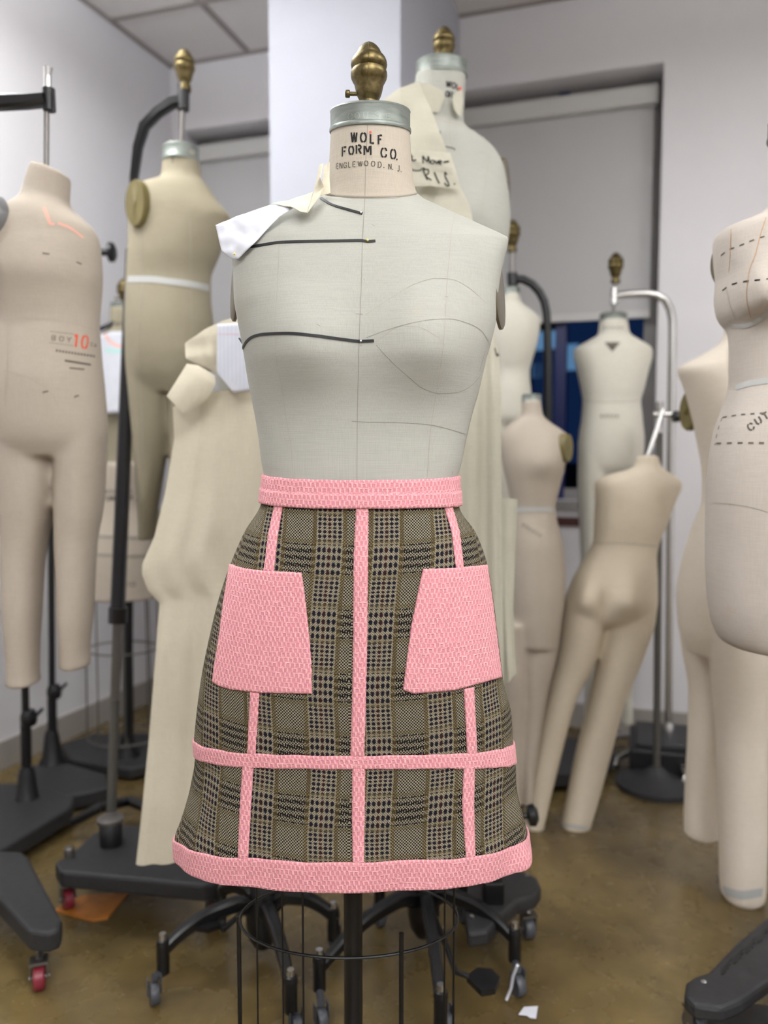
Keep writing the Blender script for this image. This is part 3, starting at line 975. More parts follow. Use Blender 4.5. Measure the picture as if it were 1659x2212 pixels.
style_tape([(525, 752), (533, 738), (548, 727), (570, 722), (620, 720), (680, 725), (740, 733), (779, 737), (808, 736)], 'black style tape curving over the bust of the middle form')
pin(780, 461, 'pin_steel', 'steel pin at the end of the short slanting neck tape')
pin(794, 521, 'pin_yellow', 'yellow headed pin through the straight chest tape')
pin(779, 737, 'pin_steel', 'steel pin through the curved bust tape')
tp = P(521, 738, 1.12)
tag(tubeo('tape_end', [P(517, 731, 1.115), P(521, 737, 1.11), P(526, 745, 1.105)], .0014, 'tape_black', n=8, origin=tp), 'tiny loose black tape end sticking out at the side of the bust', 'tape')

# ------------------------------------------------------------------ paper and muslin on the shoulder
def lift(bv, th, wr=0.0, seed=0.0, fr=60):
    def fn(s_, t, q):
        p = P(q[0], q[1], q[2])
        h = bv.ray_cast(CAM, ray(q[0], q[1]).normalized())
        if h[0] is not None and p.y > h[0].y - th:
            p = P(q[0], q[1], h[0].y - th)
        if wr:
            p = p + V((0, -1, 0)) * wr * (noise.noise(V((p.x * fr + seed, p.z * fr, seed))) + 0.4)
        return p
    return fn
gr = coons([(466, 487, 1.10), (525, 463, 1.085), (584, 443, 1.08), (636, 447, 1.07)],
           [(496, 556, 1.075), (503, 561, 1.07), (515, 559, 1.062), (546, 531, 1.055), (604, 468, 1.06), (636, 449, 1.07)],
           [(466, 487, 1.10), (479, 543, 1.08), (496, 556, 1.075)], [(636, 447, 1.07), (636, 449, 1.07)], 44, 24, lift(B0, .003, .0035, 3.1))
v, f, uv = sheet(gr, .0006)
tag(mk('paper_pattern_piece', v, f, 'paper_white', origin=gr[0][0].copy()), 'crumpled white paper pattern piece pinned on the shoulder of the middle form', 'pattern piece')
g = G()
gr = coons([(586, 442, 1.085), (624, 434, 1.09), (677, 417, 1.09)], [(630, 449, 1.065), (650, 458, 1.05), (664, 461, 1.045)],
           [(586, 442, 1.085), (630, 449, 1.065)], [(677, 417, 1.09), (664, 461, 1.045)], 26, 16, lift(B0, .005, .005, 8.2))
v, f, uv = sheet(gr, .0008); g.add(v, f)
gr = coons([(691, 356, 1.065), (699, 354, 1.06)], [(664, 461, 1.045), (690, 426, 1.05)],
           [(691, 356, 1.065), (686, 385, 1.07), (678, 417, 1.065), (664, 461, 1.045)], [(699, 354, 1.06), (693, 385, 1.05), (700, 405, 1.055), (690, 426, 1.05)], 14, 30, lift(B0, .006, .004, 1.7))
v, f, uv = sheet(gr, .0008); g.add(v, f)
gr = coons([(700, 360, 1.085), (712, 350, 1.075)], [(690, 424, 1.06), (714, 418, 1.062)],
           [(700, 360, 1.085), (697, 395, 1.07), (690, 424, 1.06)], [(712, 350, 1.075), (712, 385, 1.07), (714, 418, 1.062)], 12, 20, lift(B0, .003, .003, 5.7))
v, f, uv = sheet(gr, .0008); g.add(v, f)
tag(g.mk('muslin_scrap', 'muslin', origin=P(650, 450, 1.06)), 'folded cream muslin scrap standing up against the neck of the middle form', 'fabric')
p_ = P(507, 549, 1.058)
tag(G().lathe(p_, [(.0004, 0), (.0016, .0006), (.0017, .0018), (.0006, .003)], 12, ax=V((0, -1, 0))).mk('dressmaker_pin', 'pin_yellow', origin=p_), 'brass headed pin at the low tip of the white paper piece', 'pin')

# ================================================================== SKIRT
SK = [  # front y, left y, left x, right y, right x, depth
 (1037, 1023, 572, 1026, 989, .092), (1097, 1081, 567, 1090, 991, .095), (1170, 1150, 529, 1152, 1028, .104), (1240, 1220, 499, 1216, 1051, .111),
 (1325, 1300, 473, 1292, 1064, .115), (1410, 1380, 454, 1380, 1075, .118), (1500, 1470, 437, 1470, 1086, .120), (1600, 1560, 427, 1548, 1103, .119),
 (1633, 1588, 425, 1597, 1105, .118), (1660, 1622, 427, 1640, 1108, .118), (1730, 1690, 417, 1690, 1113, .120), (1810, 1760, 397, 1760, 1126, .122),
 (1862, 1797, 386, 1790, 1138, .125), (1927, 1842, 388, 1840, 1139, .124)]
KF = [pchip([r[0] for r in SK], [r[k] for r in SK]) for k in range(1, 6)]
def skirt_pt(th, t, off=0.0):
    """th 0 = front, -pi/2 left, +pi/2 right; t = front pixel row"""
    yl, xl, yr, xr, b = [f_(t) for f_ in KF]
    Lp, Rp = P(xl, yl, Z0), P(xr, yr, Z0)
    cx, a = (Lp.x + Rp.x) / 2, (Rp.x - Lp.x) / 2
    zf = P((xl + xr) / 2, t, Z0 - b).z
    s_, c_ = sin(th), cos(th)
    zs = Lp.z * (1 - s_) / 2 + Rp.z * (1 + s_) / 2
    w_ = max(0.0, c_) ** 1.3
    z = zs * (1 - w_) + zf * w_
    p = 2.25
    k = max(0.0, min(1.0, (t - 1500) / 400.0))
    rip = k * 0.0022 * sin(th * 9 + 1.1 + 0.004 * t) + k * 0.0012 * sin(th * 17 + t * 0.02)
    rip += 0.004 * k * math.exp(-((th - 1.25) / .2) ** 2) * sin(t * 0.05)
    nx = math.copysign(abs(s_) ** (2 / p), s_); ny = -math.copysign(abs(c_) ** (2 / p), c_)
    rr = off + rip
    return V((cx + (a + rr) * nx, Z0 + (b + rr) * ny, z))
NTH, NT_ = 200, 180
def skirt_grid(t0, t1, nt, off):
    return [[skirt_pt(-pi + 2 * pi * k / NTH, t0 + (t1 - t0) * j / (nt - 1), off) for k in range(NTH + 1)] for j in range(nt)]
def ring_uv(grid):
    mid = NTH // 2; out = []
    z0 = P(780, 1490, Z0 - .12).z
    for row in grid:
        u = [0.0] * len(row)
        for k in range(mid + 1, len(row)): u[k] = u[k - 1] + (row[k] - row[k - 1]).length
        for k in range(mid - 1, -1, -1): u[k] = u[k + 1] - (row[k] - row[k + 1]).length
        out.append(u)
    vv = [[0.0] * len(grid[0]) for _ in grid]
    for j in range(1, len(grid)):
        for k in range(len(grid[0])): vv[j][k] = vv[j - 1][k] - (grid[j][k] - grid[j - 1][k]).length
    return [(out[j][k], vv[j][k]) for j in range(len(grid)) for k in range(len(grid[0]))]
def band_faces(nt, nk):
    return [(j * nk + k, (j + 1) * nk + k, (j + 1) * nk + k + 1, j * nk + k + 1) for j in range(nt - 1) for k in range(nk - 1)]
skirt = empty('skirt', (base0.x, Z0, P(780, 1860, Z0).z), 'brown check tweed mini skirt edged with pink boucle bands and two pink patch pockets', 'skirt')
gs = skirt_grid(1060, 1900, NT_, 0.0)
uv = ring_uv(gs)
# shift v so that a bold band of the check falls where the photo has one
jm = int((1490 - 1060) / 840 * (NT_ - 1)); v_anchor = uv[jm * (NTH + 1) + NTH // 2][1]
uv = [(a, b - v_anchor) for a, b in uv]
sv = [p for r in gs for p in r]; sf = band_faces(NT_, NTH + 1)
sk = mk('tweed_panels', sv, sf, 'tweed', skirt, uv)
so = sk.modifiers.new('thick', 'SOLIDIFY'); so.thickness = 0.0014; so.offset = -1
B1 = bvh_of(sv, sf)
def band(name, t0, t1, th, mat='pink_boucle', n=14, wob=1.2):
    prof = [(t0 + 0.6, .0003), (t0, th * .5)] + [(t0 + (t1 - t0) * (i + .25) / (n + .5), th * (1 if 0 < i < n else .9)) for i in range(n + 1)] + [(t1, th * .5), (t1 - 0.6, .0003)]
    grid = []
    for t, o in prof:
        row = []
        for k in range(NTH + 1):
            a = -pi + 2 * pi * k / NTH
            tt = t + wob * noise.noise(V((a * 9, 3.3 if t < (t0 + t1) / 2 else 8.8, 0)))
            if tt > 1926: tt = 1926 + (tt - 1926)
            row.append(skirt_pt(a, tt, o))
        grid.append(row)
    uv_ = ring_uv(grid)
    return mk(name, [p for r in grid for p in r], band_faces(len(prof), NTH + 1), mat, skirt, uv_)
band('waistband', 1037, 1098, .0036)
band('waistband_fold', 1066, 1099, .0050, n=8)
band('horizontal_band', 1632, 1661, .0026, n=8, wob=2.0)
band('hem_band', 1861, 1927, .0030, n=16, wob=2.0)
g = G()
inner = skirt_grid(1862, 1925, 10, -0.0028)
mk('hem_facing', [p for r in inner for p in r], band_faces(10, NTH + 1), 'pink_boucle', skirt, ring_uv(inner))
def patch(name, top, bot, left, right, th, nu=10, nv=40, jit=1.0, seed=0):
    def fn(s_, t, q):
        x, y = q
        if s_ in (0.0, 1.0): x += jit * noise.noise(V((y * .11, seed, s_ * 9)))
        if t in (0.0, 1.0): y += jit * noise.noise(V((x * .11, seed + 4, t * 9)))
        p, n = hit(B1, x, y, 780, 1.02)
        if n.dot(p - CAM) > 0: n = -n
        return p + n * .0003
    gr_ = coons(top, bot, left, right, nu, nv, fn)
    v_, f_, uv_ = sheet(gr_, th)
    return mk(name, v_, f_, 'pink_boucle', skirt, uv_)
def strip(l, r, seed=0, nv=40):
    return patch('vertical_band', [l[0], r[0]], [l[-1], r[-1]], l, r, .0024, 7, nv, 1.4, seed)
strip([(769, 1094), (764, 1200), (763, 1400), (761, 1500), (757, 1636)], [(796, 1094), (795, 1200), (793, 1400), (790, 1520), (787, 1636)], 1, 90)
strip([(761, 1656), (760, 1760), (762, 1865)], [(789, 1656), (788, 1760), (786, 1865)], 2, 50)
strip([(596, 1084), (581, 1150), (570, 1236)], [(613, 1087), (600, 1160), (592, 1237)], 3)
strip([(541, 1494), (535, 1628)], [(561, 1496), (552, 1632)], 4)
strip([(525, 1643), (519, 1740), (514, 1856)], [(549, 1646), (543, 1740), (536, 1860)], 5)
strip([(957, 1090), (975, 1150), (984, 1230)], [(974, 1088), (992, 1150), (1001, 1228)], 6)
strip([(1001, 1488), (1009, 1632)], [(1023, 1484), (1030, 1628)], 7)
strip([(1001, 1650), (998, 1740), (1006, 1856)], [(1025, 1645), (1023, 1740), (1026, 1852)], 8)
pk = patch('patch_pocket', [(498, 1219), (530, 1228), (570, 1233), (652, 1237)], [(461, 1472), (475, 1482), (500, 1489), (560, 1496), (674, 1498)],
      [(498, 1219), (485, 1300), (473, 1390), (464, 1445), (461, 1472)], [(652, 1237), (658, 1280), (666, 1350), (673, 1430), (674, 1498)], .0034, 70, 80, 1.2, 11)
pk = patch('patch_pocket', [(913, 1229), (980, 1227), (1050, 1220)], [(870, 1490), (893, 1498), (980, 1491), (1082, 1463)],
      [(913, 1229), (900, 1290), (888, 1350), (880, 1410), (870, 1490)], [(1050, 1220), (1062, 1300), (1072, 1380), (1082, 1463)], .0034, 70, 80, 1.2, 12)

# ================================================================== OTHER FORMS
def tube_px(rows, Z, nrow=60, nseg=48, bumps=(), p=2.2):
    return loft(rings_from_px(rows, Z, nrow, nseg, bumps, p))
def ring_tape(name, bv, pts, wd, mat, parent, Z):
    return ribbon(bv, pts, wd, .0012, step=4, Zdef=Z).mk(name, mat, parent)

# ---- full-length child form at the left edge (hangs from a black arm)
ZD = 1.70
D = empty('child_form', P(100, 1480, ZD), 'beige full-length child dress form with BOY 10 printed on its hip', 'dress form')
v, f = union([
    tube_px([(366, 72, 149, .046, .0), (400, 60, 147, .048, 0), (435, 47, 146, .052, 0), (448, 24, 152, .062, 0), (468, -4, 172, .074, 0), (492, -22, 198, .082, 0), (512, -28, 209, .086, 0),
             (545, -26, 214, .090, -.004), (600, -16, 216, .096, -.006), (650, -3, 213, .092, 0), (692, 4, 210, .088, 0), (760, 0, 213, .098, 0), (840, -4, 220, .106, 0), (900, -4, 225, .105, 0),
             (945, -3, 228, .098, 0), (985, 12, 214, .075, 0)], ZD, 90, 64),
    tube_px([(915, -3, 118, .078), (1000, 2, 127, .076), (1100, 8, 112, .070), (1175, 10, 96, .062), (1240, 11, 88, .060), (1320, 13, 84, .058), (1400, 18, 80, .05), (1455, 20, 80, .046), (1478, 18, 84, .047)], ZD, 70, 40),
    tube_px([(915, 112, 227, .078), (1000, 126, 223, .076), (1100, 124, 217, .07), (1170, 124, 205, .062), (1250, 128, 200, .06), (1330, 130, 196, .058), (1400, 134, 190, .05), (1430, 132, 192, .046), (1441, 132, 193, .046)], ZD, 70, 40)],
    .007, 6)
zt0, zt1, xc0 = P(100, 445, ZD).z, P(100, 352, ZD).z, P(106, 380, ZD).x
for q_ in v:
    k_ = max(0.0, min(1.0, (q_.z - zt0) / (zt1 - zt0))); q_.z -= (q_.x - xc0) * .42 * k_
mk('body', v, f, 'linen_warm', D); BD = bvh_of(v, f)
for pts in ([(4, 692), (60, 688), (120, 692), (170, 702), (210, 716)], [(2, 560), (8, 640), (18, 700), (16, 800), (10, 880)], [(8, 800), (60, 815), (110, 850), (128, 880)]):
    seam(pts, 'seam_shade', .0014, D, BD, .0006, ZD)
for a, b in (((92, 547), (107, 549)), ((165, 566), (176, 571)), ((92, 848), (104, 845)), ((160, 858), (170, 854))):
    ribbon(BD, [a, b], .003, .0006, Zdef=ZD, smooth=False).mk('measure_tick', 'ink_faded', D)
g = letters(BD, [('1', 165, 736, 13, 28), ('0', 183, 739, 13, 28)], .0042, ZD, .12); g.mk('printed_number', 'ink_red', D)
g = letters(BD, [('B', 116, 730, 9, 11), ('O', 133, 732, 9, 11), ('Y', 149, 734, 9, 11), ('C', 198, 744, 5, 8), ('A', 206, 746, 5, 8)], .0016, ZD, .1)
for k in range(13):
    ribbon(BD, [(121 + 6.6 * k, 757 + 1.0 * k), (125 + 6.6 * k, 758 + 1.0 * k)], .0045, .0006, step=2, Zdef=ZD, smooth=False, g=g)
ribbon(BD, [(140, 779), (196, 788)], .0042, .0006, Zdef=ZD, smooth=False, g=g)
ribbon(BD, [(150, 795), (182, 798)], .0028, .0006, Zdef=ZD, smooth=False, g=g)
ribbon(BD, [(108, 716), (160, 722)], .0008, .0006, Zdef=ZD, smooth=False, g=g); ribbon(BD, [(106, 740), (158, 747)], .0008, .0006, Zdef=ZD, smooth=False, g=g)
g.mk('printed_lettering', 'ink_faded', D)
g = ribbon(BD, [(95, 448), (103, 468), (110, 484), (118, 484)], .006, .0006, Zdef=ZD)
ribbon(BD, [(125, 482), (150, 492), (180, 514)], .006, .0006, Zdef=ZD, g=g)
g.mk('shoulder_logo', 'ink_red_pale', D)
plate_on(BD, -8, 466, .030, .040, 'plate_grey', D, ZD)
tubeo('hanging_rod', [P(100, 360, ZD), P(101, 205, ZD)], .0055, 'steel', D)
# ---- black stand arm holding it
SD = empty('form_stand', PZ(-120, 1960, 0), 'black stand whose straight arm holds the BOY 10 child form', 'stand')
ctop, cbot = P(105, 192, ZD), P(107, 240, ZD)
G().tube([ctop, cbot], .013, 16).mk('socket', 'black_iron', SD)
G().flat([P(100, 216, ZD), P(60, 219, ZD), P(0, 221, ZD), P(-150, 226, ZD), P(-240, 250, ZD), P(-262, 320, ZD)], [.022, .026, .030, .036, .036, .036], [.040, .034, .028, .03, .03, .03], up=V((0, 1, 0))).mk('arm', 'black_iron', SD)
tubeo('pole', [P(-262, 320, ZD), P(-250, 1900, ZD)], .018, 'black_iron', SD)
G().tube([P(103, 192, ZD), P(103, 165, ZD)], .0075, 12).tube([P(103, 168, ZD), P(104, 146, ZD)], [.0065, .0095], 12).mk('quick_release', 'chrome', SD)
def chain(name, a, b, r, n, mat, parent):
    g = G()
    for i in range(n):
        p = V(a).lerp(V(b), i / (n - 1)) + V((random.uniform(-.002, .002), 0, 0))
        g.tube([p + V((0, 0, r * 2)), p + V((0, 0, -r * 2))], r * .7, 6)
    return g.mk(name, mat, parent)
chain('chain', P(116, 200, ZD - .01), P(116, 238, ZD - .01), .0022, 9, 'black_iron', SD)
def plat(px, z, th, parent, name='base_platform', mat='platform_grey', bevel=.008):
    """flat platform: pixel outline of its upper face at height z"""
    w_ = [PZ(a, b, z) for a, b in px]
    g = G().prism([(q.x, q.y) for q in w_], z - th, z)
    return g.mk(name, mat, parent, smooth=False, bevel=bevel)
plat([(-200, 1870), (-60, 1835), (45, 1838), (62, 1850), (134, 1985), (130, 2005), (100, 2016), (62, 2010), (-40, 1900), (-160, 1960)], .135, .045, SD)
m_ = PZ(90, 2010, .09)
caster((m_.x, m_.y + .02, .09), floor_of(86, 2136), SD, 'wheel_red', .026, .35)

# ---- small form with legs and brass knob, hanging from the curved black stand
ZE = 2.20
Ef = empty('child_form', P(330, 1180, ZE), 'tan full-length form with olive arm plate and white waist tape', 'dress form')
v, f = union([
    tube_px([(345, 352, 430, .046), (378, 350, 434, .048), (390, 345, 438, .052), (396, 326, 443, .058), (403, 304, 449, .066), (414, 290, 457, .074), (432, 284, 468, .082), (455, 281, 487, .088), (475, 280, 500, .090),
             (500, 280, 491, .092), (550, 278, 472, .094), (605, 275, 454, .088), (640, 274, 454, .092), (700, 273, 460, .100), (760, 274, 461, .102), (805, 276, 452, .095), (850, 285, 435, .07)], ZE, 90, 56),
    tube_px([(740, 274, 376, .08), (800, 277, 374, .078), (860, 282, 372, .075), (950, 290, 364, .068), (1020, 297, 352, .060), (1080, 300, 342, .056), (1150, 302, 332, .046), (1165, 302, 331, .045)], ZE, 60, 36),
    tube_px([(740, 362, 461, .08), (850, 366, 446, .078), (950, 368, 432, .066), (1050, 368, 418, .058), (1150, 370, 405, .046), (1165, 370, 405, .045)], ZE, 60, 36)], .008, 7)
mk('body', v, f, 'linen_tan', Ef); BE = bvh_of(v, f)
ring_tape('waist_tape', BE, [(277, 603), (320, 603), (360, 607), (400, 612), (451, 622)], .017, 'tape_white', Ef, ZE)
seam([(303, 498), (305, 560), (309, 600), (303, 680), (300, 750), (302, 800), (306, 900), (310, 1000)], 'seam_shade', .0016, Ef, BE, .001, ZE)
seam([(410, 470), (412, 560), (412, 620), (414, 700), (413, 730)], 'seam_shade', .0014, Ef, BE, .001, ZE)
plate_on(BE, 301, 442, .034, .062, 'plate_olive', Ef, ZE)
cc = P(390, 352, ZE)
cE = collar(V((cc.x, ZE, cc.z)), P(429, 352, ZE).x - cc.x, .040, Ef, ry=.050)
CBE = bvh_of([q.co + wl(Ef) for q in cE.data.vertices], [list(p.vertices) for p in cE.data.polygons])
ribbon(CBE, [(409, 328), (420, 331)], .012, .0008, Zdef=ZE, smooth=False).mk('size_stamp', 'seam_shade', cE)
letters(BE, [('T', 373, 346, 8, 11)], .003, ZE).mk('neck_letter', 'ink_faded', Ef)
tubeo('hanging_rod', [P(391, 312, ZE), P(396, 182, ZE)], .0075, 'steel', Ef)
finial(P(398, 105, ZE), 1.12, Ef, screw=0)
SE = empty('form_stand', PZ(240, 1850, 0), 'tall bowed black stand carrying the tan form with the olive arm plate', 'stand')
G().tube([P(397, 182, ZE), P(396, 238, ZE)], .016, 16).mk('socket', 'black_iron', SE)
G().flat([P(396, 214, ZE), P(370, 222, ZE), P(340, 243, ZE - .01), P(312, 272, ZE), P(298, 318, ZE + .01), P(290, 380, ZE + .03), P(284, 560, ZE + .07)], [.030, .030, .026, .026, .024, .020, .020], [.020, .030, .036, .036, .034, .034, .032], up=V((0, 1, 0))).mk('arm', 'black_iron', SE)
G().flat([P(285, 540, ZE + .07), P(273, 850, ZE + .02), P(261, 1150, ZE - .10), P(254, 1318, ZE - .16)], [.030, .034, .034, .034], .03, up=V((0, 1, 0))).mk('upper_pole', 'black_iron', SE)
G().tube([P(255, 1312, ZE - .16), P(254, 1345, ZE - .16)], .024, 16).mk('pole_clamp', 'black_iron', SE)
lp0, lp1 = P(254, 1340, ZE - .16), P(240, 1775, ZE - .18)
tubeo('lower_pole', [lp0, lp1], .0125, 'grey_tube', SE, 20)
g = G()
for i in range(26):
    p = lp0.lerp(lp1, .02 + i * .0145); g.cbox(p + V((.006, -.0125, 0)), .020, .006, .005)
g.mk('ratchet_teeth', 'steel', SE)
G().lathe(PZ(240, 1822, .135), [(.028, 0), (.028, .05), (.024, .055)], 24).mk('pole_socket', 'black_iron', SE)
G().lathe(PZ(240, 1822, .135) + V((0, 0, .054)), [(.026, 0), (.033, .004), (.033, .012), (.018, .016)], 24).mk('pole_flange', 'steel', SE)
plat([(118, 1862), (150, 1845), (200, 1800), (240, 1778), (330, 1785), (420, 1850), (485, 1880), (478, 1902), (440, 1912), (300, 1898), (130, 1882)], .135, .042, SE)
for mp, fp, wm in (((150, 1862), (147, 1962), 'wheel_red'), ((455, 1895), (462, 1992), 'wheel_red'), ((300, 1790), (300, 1880), 'wheel_grey')):
    q = PZ(mp[0], mp[1], .105); caster((q.x, q.y, .105), floor_of(*fp), SE, wm, .026, .6)
G().lathe(PZ(150, 1850, .135), [(.012, 0), (.012, .02), (.008, .024)], 12).mk('bolt', 'steel', SE)

# ---- black knobbed bolt of a further stand behind the child form
def leg_support(px_top, px_bot, Z, label, lever, ztop=None, knob=None):
    f0 = P(px_bot[0], px_bot[1], Z)
    r = empty('leg_support_stand', (f0.x, f0.y, 0), label, 'stand')
    a = P(px_top[0], px_top[1], Z); b = f0
    tubeo('pole', [a, (b.x, b.y, .06)], .011, 'black_iron', r, 14)
    g = G(); n = 34
    for i in range(n):
        t = lever[1] + 14 + (px_bot[1] - 60 - lever[1]) * i / n
        p = P(px_top[0] + (px_bot[0] - px_top[0]) * (t - px_top[1]) / (px_bot[1] - px_top[1]), t, Z)
        g.lathe(p, [(.0155, 0), (.0155, .004)], 12)
    g.mk('ratchet_rings', 'black_iron', r)
    q = P(lever[0], lever[1], Z)
    g = G().lathe(q - V((0, 0, .02)), [(.02, 0), (.024, .01), (.024, .03), (.018, .045)], 14)
    g.flat([q + V((.015, -.01, 0)), q + V((.05, -.02, .035))], .012, .008)
    g.mk('release_lever', 'black_iron', r)
    G().lathe((b.x, b.y, .03), [(.055, 0), (.050, .02), (.032, .05), (.024, .12), (.018, .14)], 20).mk('foot_socket', 'black_iron', r)
    return r
S1 = leg_support((54, 1482), (58, 1700), 2.30, 'black ratchet pole under the near foot of the BOY 10 form', (62, 1552))
S2 = leg_support((110, 1090), (113, 1640), 2.62, 'black ratchet stand with star knob, standing directly behind the BOY 10 form', (117, 1495))
plat([(-60, 1690), (20, 1690), (110, 1700), (160, 1722), (155, 1742), (60, 1800), (-20, 1850), (-80, 1850)], .075, .05, S1, 'base_platform')
plat([(60, 1652), (150, 1648), (230, 1672), (235, 1700), (150, 1718), (70, 1700)], .06, .05, S2, 'base_platform')
tubeo('upper_pole', [P(108, 440, 2.62), P(110, 1100, 2.62)], .013, 'black_iron', S2)
tubeo('clamp_bolt', [P(108, 547, 2.62), P(240, 545, 2.62)], .011, 'black_iron', S2)
G().lathe(P(234, 545, 2.62), [(.018, 0), (.032, .004), (.032, .016), (.022, .022)], 10, ax=V((1, 0, 0))).mk('star_knob', 'black_iron', S2)

# ---- form in a paper bib behind the bowed stand
ZF = 2.92
F = empty('dress_form', P(285, 1700, ZF), 'dress form with a white paper bib behind the bowed black stand', 'dress form')
v, f = tube_px([(668, 240, 296, .052), (708, 238, 299, .056), (722, 226, 318, .07), (738, 208, 336, .085), (765, 196, 344, .095), (820, 200, 342, .105), (900, 208, 334, .1), (980, 214, 326, .088), (1050, 206, 334, .1), (1140, 196, 344, .11), (1180, 196, 344, .1)], ZF, 80, 56)
mk('torso', v, f, 'linen_tan', F); BF = bvh_of(v, f)
cc = P(268, 674, ZF); collar(V((cc.x, ZF, cc.z)), .047, .030, F)
finial(P(268, 601, ZF), 1.05, F)
tubeo('shoulder_hook', [P(208, 714, 2.86), P(228, 706, 2.86), P(250, 694, 2.88)], .008, 'black_iron', F)
tubeo('pole', [P(278, 1150, ZF), V((P(280, 1500, ZF).x, ZF, .03))], .012, 'black_iron', F)
letters(BF, [('W', 252, 700, 7, 9), ('O', 262, 700, 7, 9)], .003, ZF).mk('neck_lettering', 'ink_faded', F)
gr = coons([(205, 730, 2.80), (238, 716, 2.83), (300, 716, 2.83), (330, 732, 2.80)], [(222, 893, 2.79), (318, 893, 2.79)], [(205, 730, 2.80), (206, 800, 2.79), (222, 893, 2.79)], [(330, 732, 2.80), (326, 800, 2.79), (318, 893, 2.79)], 20, 20, lift(BF, .004))
v, f, uv = sheet(gr, .001)
bib = mk('paper_bib', v, f, 'paper_white', None, None, origin=gr[0][0].copy())
tag(bib, 'white paper bib with pink neckline and teal stripe on the far left form', 'pattern piece')
BB = bvh_of(v, f)
ribbon(BB, [(227, 722), (235, 735), (255, 747), (280, 750)], .010, .0008, Zdef=2.8).mk('neckline_stripe', 'bib_pink', bib)
ribbon(BB, [(228, 756), (250, 759), (300, 759)], .014, .0008, Zdef=2.8).mk('chest_stripe', 'bib_teal', bib)

# ---- hip form on a wire cage in front of it
ZG = 2.70
Gf = empty('hip_form', P(278, 1720, ZG), 'short waist to hip form with printed neck and black bands over a wire cage', 'dress form')
v, f = tube_px([(998, 228, 292, .05), (1003, 222, 299, .055), (1060, 218, 303, .06), (1090, 213, 306, .065), (1130, 203, 318, .08), (1160, 196, 328, .095), (1220, 188, 338, .11), (1288, 182, 344, .115)], ZG, 60, 56)
mk('body', v, f, 'linen_warm', Gf); BG = bvh_of(v, f)
g = letters(BG, [(c, 228 + 10.5 * i, 1062, 7, 9) for i, c in enumerate('WOLFCO.')], .003, ZG); letters(BG, [(c, 224 + 10 * i, 1077, 8, 9) for i, c in enumerate('FORMCUT.')], .004, ZG).mk('stencil_lettering', 'black_ink', Gf)
g.mk('stencil_lettering', 'ink_faded', Gf)
for y in (1160, 1200):
    ring_tape('hip_tape', BG, [(196, y - 2), (240, y), (280, y + 2), (328, y + 1)], .009, 'pencil', Gf, ZG)
letters(BG, [('1', 278, 1262, 6, 10), ('2', 288, 1262, 8, 10)] if '2' in FONT else [('1', 278, 1262, 6, 10), ('0', 288, 1262, 8, 10)], .003, ZG).mk('size_number', 'ink_faded', Gf)
tubeo('pole', [P(278, 1288, ZG), V((P(277, 1700, ZG).x, ZG, .03))], .0155, 'black_iron', Gf)
cx = P(265, 1400, ZG).x
g = G()
for k in range(8):
    a = 2 * pi * k / 8 + .3
    g.tube([(cx + .12 * cos(a), ZG + .1 * sin(a), P(265, 1290, ZG).z), (cx + .125 * cos(a), ZG + .105 * sin(a), P(265, 1590, ZG).z)], .003, 6)
for z in (1400, 1590):
    g.tube([(cx + .124 * cos(a), ZG + .104 * sin(a), P(265, z, ZG).z) for a in [2 * pi * k / 30 for k in range(31)]], .003, 6, cap=False)
g.mk('wire_cage', 'grey_tube', Gf)
G().lathe((P(277, 1700, ZG).x, ZG, .02), [(.05, 0), (.045, .03), (.024, .07), (.02, .10)], 20).mk('foot_socket', 'black_iron', Gf)
plat([(130, 1606), (200, 1584), (330, 1582), (380, 1600), (370, 1640), (280, 1660), (150, 1640)], .05, .04, Gf)
for s_ in ((200, 1760), (350, 1780)):
    q = PZ(s_[0], s_[1] - 40, .06)
G().flat([PZ(280, 1730, .07), PZ(215, 1745, .10), PZ(160, 1775, .05)], .03, .025).mk('leg', 'black_iron', Gf)
G().flat([PZ(280, 1730, .07), PZ(330, 1750, .10), PZ(380, 1790, .05)], .03, .025).mk('leg', 'black_iron', Gf)

# ================================================================== second large form at the right behind, with muslin
ZB = 1.80
hubB = V((P(915, 1990, 1.70).x, 1.70, 0))
Bf = empty('dress_form', (hubB.x, ZB, 0), 'taller cream dress form draped with handwritten muslin, behind the right shoulder of the middle form', 'dress form')
b_rows = [(168, 898, 1006, .052), (220, 893, 1003, .055), (262, 890, 1001, .058), (275, 884, 1004, .060), (288, 868, 1014, .066), (302, 850, 1034, .073), (318, 826, 1056, .080), (335, 808, 1072, .084),
          (360, 798, 1085, .09), (395, 800, 1093, .096), (430, 804, 1098, .10), (470, 806, 1101, .104), (510, 808, 1098, .106), (560, 815, 1088, .104), (620, 825, 1075, .1), (700, 845, 1052, .095), (780, 860, 1035, .09),
          (880, 850, 1050, .1), (1000, 830, 1070, .11), (1080, 825, 1075, .11)]
q = P(1010, 470, 1.7); q2 = P(880, 470, 1.7)
v, f = tube_px(b_rows, ZB, 150, 96, [(q.x, q.z, .06, .08, .05, .03), (q2.x, q2.z, .06, .08, .05, .03)], 2.4)
mk('torso', v, f, 'linen_main', Bf); BBv = bvh_of(v, f)
cc = P(954, 168, ZB); cB = collar(V((cc.x, ZB, cc.z)), P(1009, 168, ZB).x - cc.x, .034, Bf, ry=.054)
for q_ in cB.data.vertices: q_.co.z += (q_.co.y) * .12
finial(P(959, 57, ZB), 0.98, Bf, screw=1)
tubeo('pole', [(hubB.x, ZB, 1.15), (hubB.x, ZB, .45), (hubB.x, hubB.y, .38), (hubB.x, hubB.y, .10)], .017, 'black_iron', Bf, 20)
